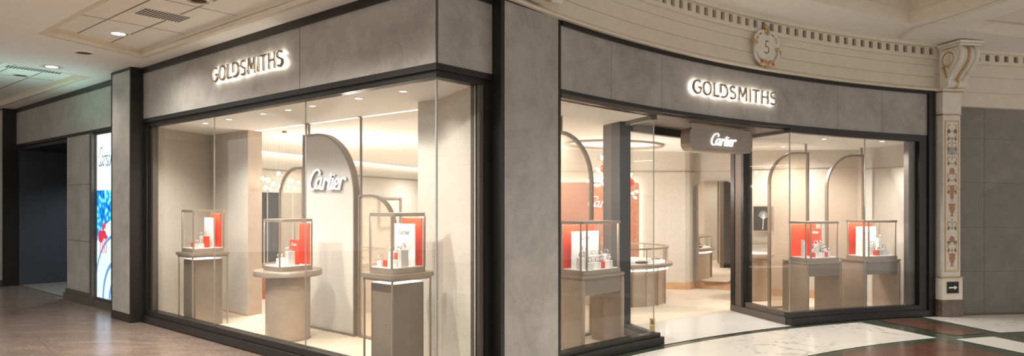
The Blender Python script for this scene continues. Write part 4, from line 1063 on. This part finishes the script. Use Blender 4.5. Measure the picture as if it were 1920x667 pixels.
terr = plain('terracotta_paint', (.46,.22,.13), .6); olive = plain('dark_leaf_paint', (.24,.19,.14), .6); goldp = plain('ochre_paint', (.42,.27,.12), .6)
ma, mo, mg = MB(), MB(), MB()
def blob(q, x, z, rx, rz, n=12): q.prism([(x+rx*math.cos(2*PI*k/n), z+rz*math.sin(2*PI*k/n)) for k in range(n)], lambda p: (p[0], -.0065, p[1]), lambda p: (p[0], -.0042, p[1]))
fxz = lambda u, v, y: (u, y, v)
def urn(z):
    ma.prism([(-.03,z), (.03,z), (.012,z+.03), (.05,z+.12), (.045,z+.16), (.06,z+.2), (-.06,z+.2), (-.045,z+.16), (-.05,z+.12), (-.012,z+.03)][::-1], lambda p: (p[0], -.0065, p[1]), lambda p: (p[0], -.0042, p[1]))
for z in (.78, 1.55): urn(z)
for z in (1.20, 2.25): blob(ma, 0, z, .045, .05)
ma.prism([(-.04,2.03), (.04,2.03), (.025,1.82), (-.025,1.82)], lambda p: (p[0], -.0065, p[1]), lambda p: (p[0], -.0042, p[1]))
for z in (1.08, 1.42, 1.98, 2.16, 2.42, 2.64, 2.80, 2.92):
    for s in (-1, 1):
        ribbon(mg, smooth_path([(0, z-.06), (.05*s, z-.03), (.075*s, z+.02), (.05*s, z+.05), (.025*s, z+.03)], 4), .011, -.0062, -.0042, fxz)
        blob(mo, .06*s, z-.055, .018, .03, 8)
for z in (1.0, 1.45, 1.86, 2.5, 2.7): ribbon(mg, [(0, z-.09), (0, z+.07)], .01, -.0063, -.0042, fxz)
for s in (-1, 1): blob(mo, .055*s, 1.15, .03, .025); blob(mo, .055*s, 2.86, .025, .03)
ma.build('painted_urns', terr, pi); mo.build('painted_leaves', olive, pi); mg.build('painted_scrolls', goldp, pi)
MB().box(-.08, .08, -.006, -.004, 2.50, 2.62).build('painted_tablet', plain('grey_paint', (.40,.40,.38), .6), pi)
sg = thing('arrow_sign', 'small black sign with white right-pointing arrow on the pilaster base', 'sign', (*arc(PD, -.147), .345), rz_at(PD))
MB().box(-.095, .095, -.006, .0, 0, .165).build('sign_plate', M['dark_ink'], sg)
mb = MB(); mb.prism([(-.07,.072), (.02,.072), (.02,.05), (.07,.0825), (.02,.115), (.02,.093), (-.07,.093)], lambda p: (p[0], -.0085, p[1]), lambda p: (p[0], -.0062, p[1])); mb.build('arrow', M['white'], sg)

def corbel(label, x, y, z, rz, s=1.0):
    t = thing('scroll_corbel', label, 'corbel', (x, y, z), rz); t.scale = (s, s, s)
    w = .155
    outer = smooth_path([(-.12,.10), (-.15,.13), (-.20,.20), (-.30,.30), (-.36,.40), (-.365,.50), (-.33,.57)], 5)
    poly = [(0,.0), (-.08,.0), (-.12,.05)] + [(p.x, p.y) for p in outer] + [(0,.57)]
    MB().prism(poly, lambda p: (-w, p[0], p[1]), lambda p: (w, p[0], p[1])).build('scroll_body', M['plaster_white'], t, True)
    mb = MB()
    for s_ in (-1, 1):
        mb.tube([(s_*w*.86, p.x-.012, p.y) for p in outer], .032, 8)
        sp = [(s_*(w+.004), -.18+(.145-.115*k/40)*math.cos(k*.33), .41+(.145-.115*k/40)*math.sin(k*.33)) for k in range(41)]
        mb.tube(sp, [.026-.012*k/40 for k in range(41)], 6)
    mb.tube([(-w-.01, -.11, .06), (w+.01, -.11, .06)], .062, 14)
    mb.build('volute', M['plaster_white'], t, True)
    mb = MB(); mb.tube([(0, p.x-.016, p.y) for p in outer], .018, 8); mb.tube([(x_, -.11, .06) for x_ in (-.02, .02)], .068, 14)
    sp = [(-w-.006, -.18+.105*math.cos(k*.33-2.2), .41+.105*math.sin(k*.33-2.2)) for k in range(15)]; mb.tube(sp, .02, 6); mb.tube([(-w-.004, -.07-.012*k, .31-.035*k) for k in range(6)], [.03-.004*k for k in range(6)], 6)
    mb.build('gilt_line', M['gold'], t, True)
    MB().box(-w-.03, w+.03, -.40, .0, .575, .605).box(-w-.05, w+.05, -.43, .0, .6055, .645).build('cap_slab', M['plaster_white'], t, bevel=.008)
corbel('white and gold scroll corbel on top of the painted pilaster', *arc(PD, -.075), 3.52*KP+.004, rz_at(PD), .96)
corbel('white scroll corbel at the top edge above the corner stone pier', *arc(139.0, -.09), 3.53, rz_at(139))

ca = thing('wall_cartouche', 'oval plaque with number five in gilded scrollwork on the frieze', 'plaque', (*arc(deg_at(1430), -.045), 3.79*K(3.2)), rz_at(deg_at(1430)))
def ell(rx, rz, n=30): return [(rx*math.cos(2*PI*k/n), rz*math.sin(2*PI*k/n)) for k in range(n)]
MB().prism_y([(x*(1+.05*math.cos(4*math.atan2(z, x))), z) for x, z in ell(.185, .20)], -.02, .04).build('plaque', M['plaster_white'], ca, True)
mb = MB()
for s_ in (-1, 1):
    mb.tube([(s_*p.x, -.02, p.y) for p in smooth_path([(.02,.205), (.12,.20), (.175,.15), (.215,.09), (.19,.02), (.215,-.07), (.18,-.15), (.10,-.215), (.03,-.22)], 4)], .022, 8)
    mb.tube([(s_*(.17+.035*math.cos(k*.5)), -.02, .13+.035*math.sin(k*.5)) for k in range(12)], .012, 6)
mb.build('scroll_frame', M['plaster_white'], ca, True)
mb = MB(); rr = random.Random(5)
for cx_, cz_, n, sp in ((0,.225,8,.045), (-.215,.06,7,.035), (.215,-.02,8,.04), (0,-.215,14,.075), (-.09,-.2,4,.03)):
    for k in range(n): mb.ball((cx_+rr.uniform(-sp, sp), -.025+rr.uniform(-.02, .005), cz_+rr.uniform(-.04, .04)), rr.uniform(.014, .026), (1,.7,1.2), 8)
mb.build('gilt_leaves', M['gold'], ca, True)
mb = MB()
for x_, z_ in ((.10,-.215), (.075,-.205), (-.11,-.185)): mb.ball((x_, -.045, z_), .018, seg=8)
mb.build('painted_berries', M['red'], ca, True)
mb = MB(); F = lambda u, v, y: (u, y, v)
ribbon(mb, [(.035,.085), (-.015,.085)], .014, -.023, -.0205, F); ribbon(mb, [(-.013,.088), (-.02,.012)], .012, -.023, -.0205, F)
ribbon(mb, arcp(-.002,-.028,.042,.045,125,-150,16), .013, -.0235, -.0205, F); mb.build('numeral', M['bronze_dark'], ca)

# ------------------------------------------------------------------ light
def area(name, loc, rot, size, e, col, sy=None):
    L = bpy.data.lights.new(name, 'AREA'); L.energy = e; L.color = col; L.size = size
    if sy: L.shape = 'RECTANGLE'; L.size_y = sy
    o = bpy.data.objects.new(name, L); C.objects.link(o); o.location = loc; o.rotation_euler = rot; return o
def spot(loc, e, col, deg=120, r=.08, rot=(0,0,0)):
    L = bpy.data.lights.new('mall_spot', 'SPOT'); L.energy = e; L.color = col; L.spot_size = math.radians(deg); L.spot_blend = .7; L.shadow_soft_size = r
    o = bpy.data.objects.new('mall_spot', L); C.objects.link(o); o.location = loc; o.rotation_euler = rot; return o
warm = (1,.955,.88)
for a, b, z, lit, lb in spots:
    if lit: spot((*W(a, b), z-.03), 150 if a > -6 else 70, warm, 150)
for a in (-3.4, -1.6, -.3): spot((*W(a,-1.5), 3.46), 340, warm, 150)  # added ceiling spots without fixtures, to brighten the straight front
for x, y in ((2.6,4.6), (1.2,2.2), (3.6,6.2)): spot((x, y, 3.95), 215, warm, 130, .15)  # unseen rotunda spots without fixtures; the last added to brighten the marble
w = bpy.data.worlds.new('mall_ambient'); bpy.context.scene.world = w; w.use_nodes = True
bg = w.node_tree.nodes['Background']; bg.inputs[0].default_value = (1,.97,.925,1); bg.inputs[1].default_value = 1.15

def point(loc, e, col, r):
    L = bpy.data.lights.new('shop_point_lamp', 'POINT'); L.energy = e; L.color = col; L.shadow_soft_size = r
    o = bpy.data.objects.new('shop_point_lamp', L); C.objects.link(o); o.location = loc
point((-2.75,11.2,1.9), 110, (1,.94,.86), .10); point((1.74,11.75,1.95), 55, (1,.94,.86), .12)  # first is added room fill away from any fixture; second sits inside its chandelier
sp = W(-7.9,-.9); spot((sp[0], sp[1], 2.45), 30, (.55,1,.90), 165, .2, (PI, 0, 0))  # added cyan uplight with no fixture, brightens the left mall ceiling
sp = W(-10.3,1.5); spot((sp[0], sp[1], 2.6), 170, (.8,.9,1), 150, .1)  # unseen spot added inside the passage to lighten its walls
# ------------------------------------------------------------------ camera
cam = bpy.data.cameras.new('camera'); co = bpy.data.objects.new('camera', cam); C.objects.link(co)
co.location = (0, 0, H); co.rotation_euler = (PI/2, 0, 0); cam.lens = 24; cam.sensor_width = 36; cam.shift_y = 46.5/1920
cam.clip_start = .05
S = bpy.context.scene; S.camera = co
S.view_settings.view_transform = 'Standard'; S.view_settings.look = 'None'; S.view_settings.gamma = 1; S.view_settings.use_curve_mapping = False
S.view_settings.exposure = 0.0
S.cycles.max_bounces = 12; S.cycles.transparent_max_bounces = 24; S.cycles.diffuse_bounces = 5; S.cycles.glossy_bounces = 4
S.cycles.sample_clamp_indirect = 6; S.cycles.caustics_reflective = False; S.cycles.caustics_refractive = False
S.cycles.use_denoising = True
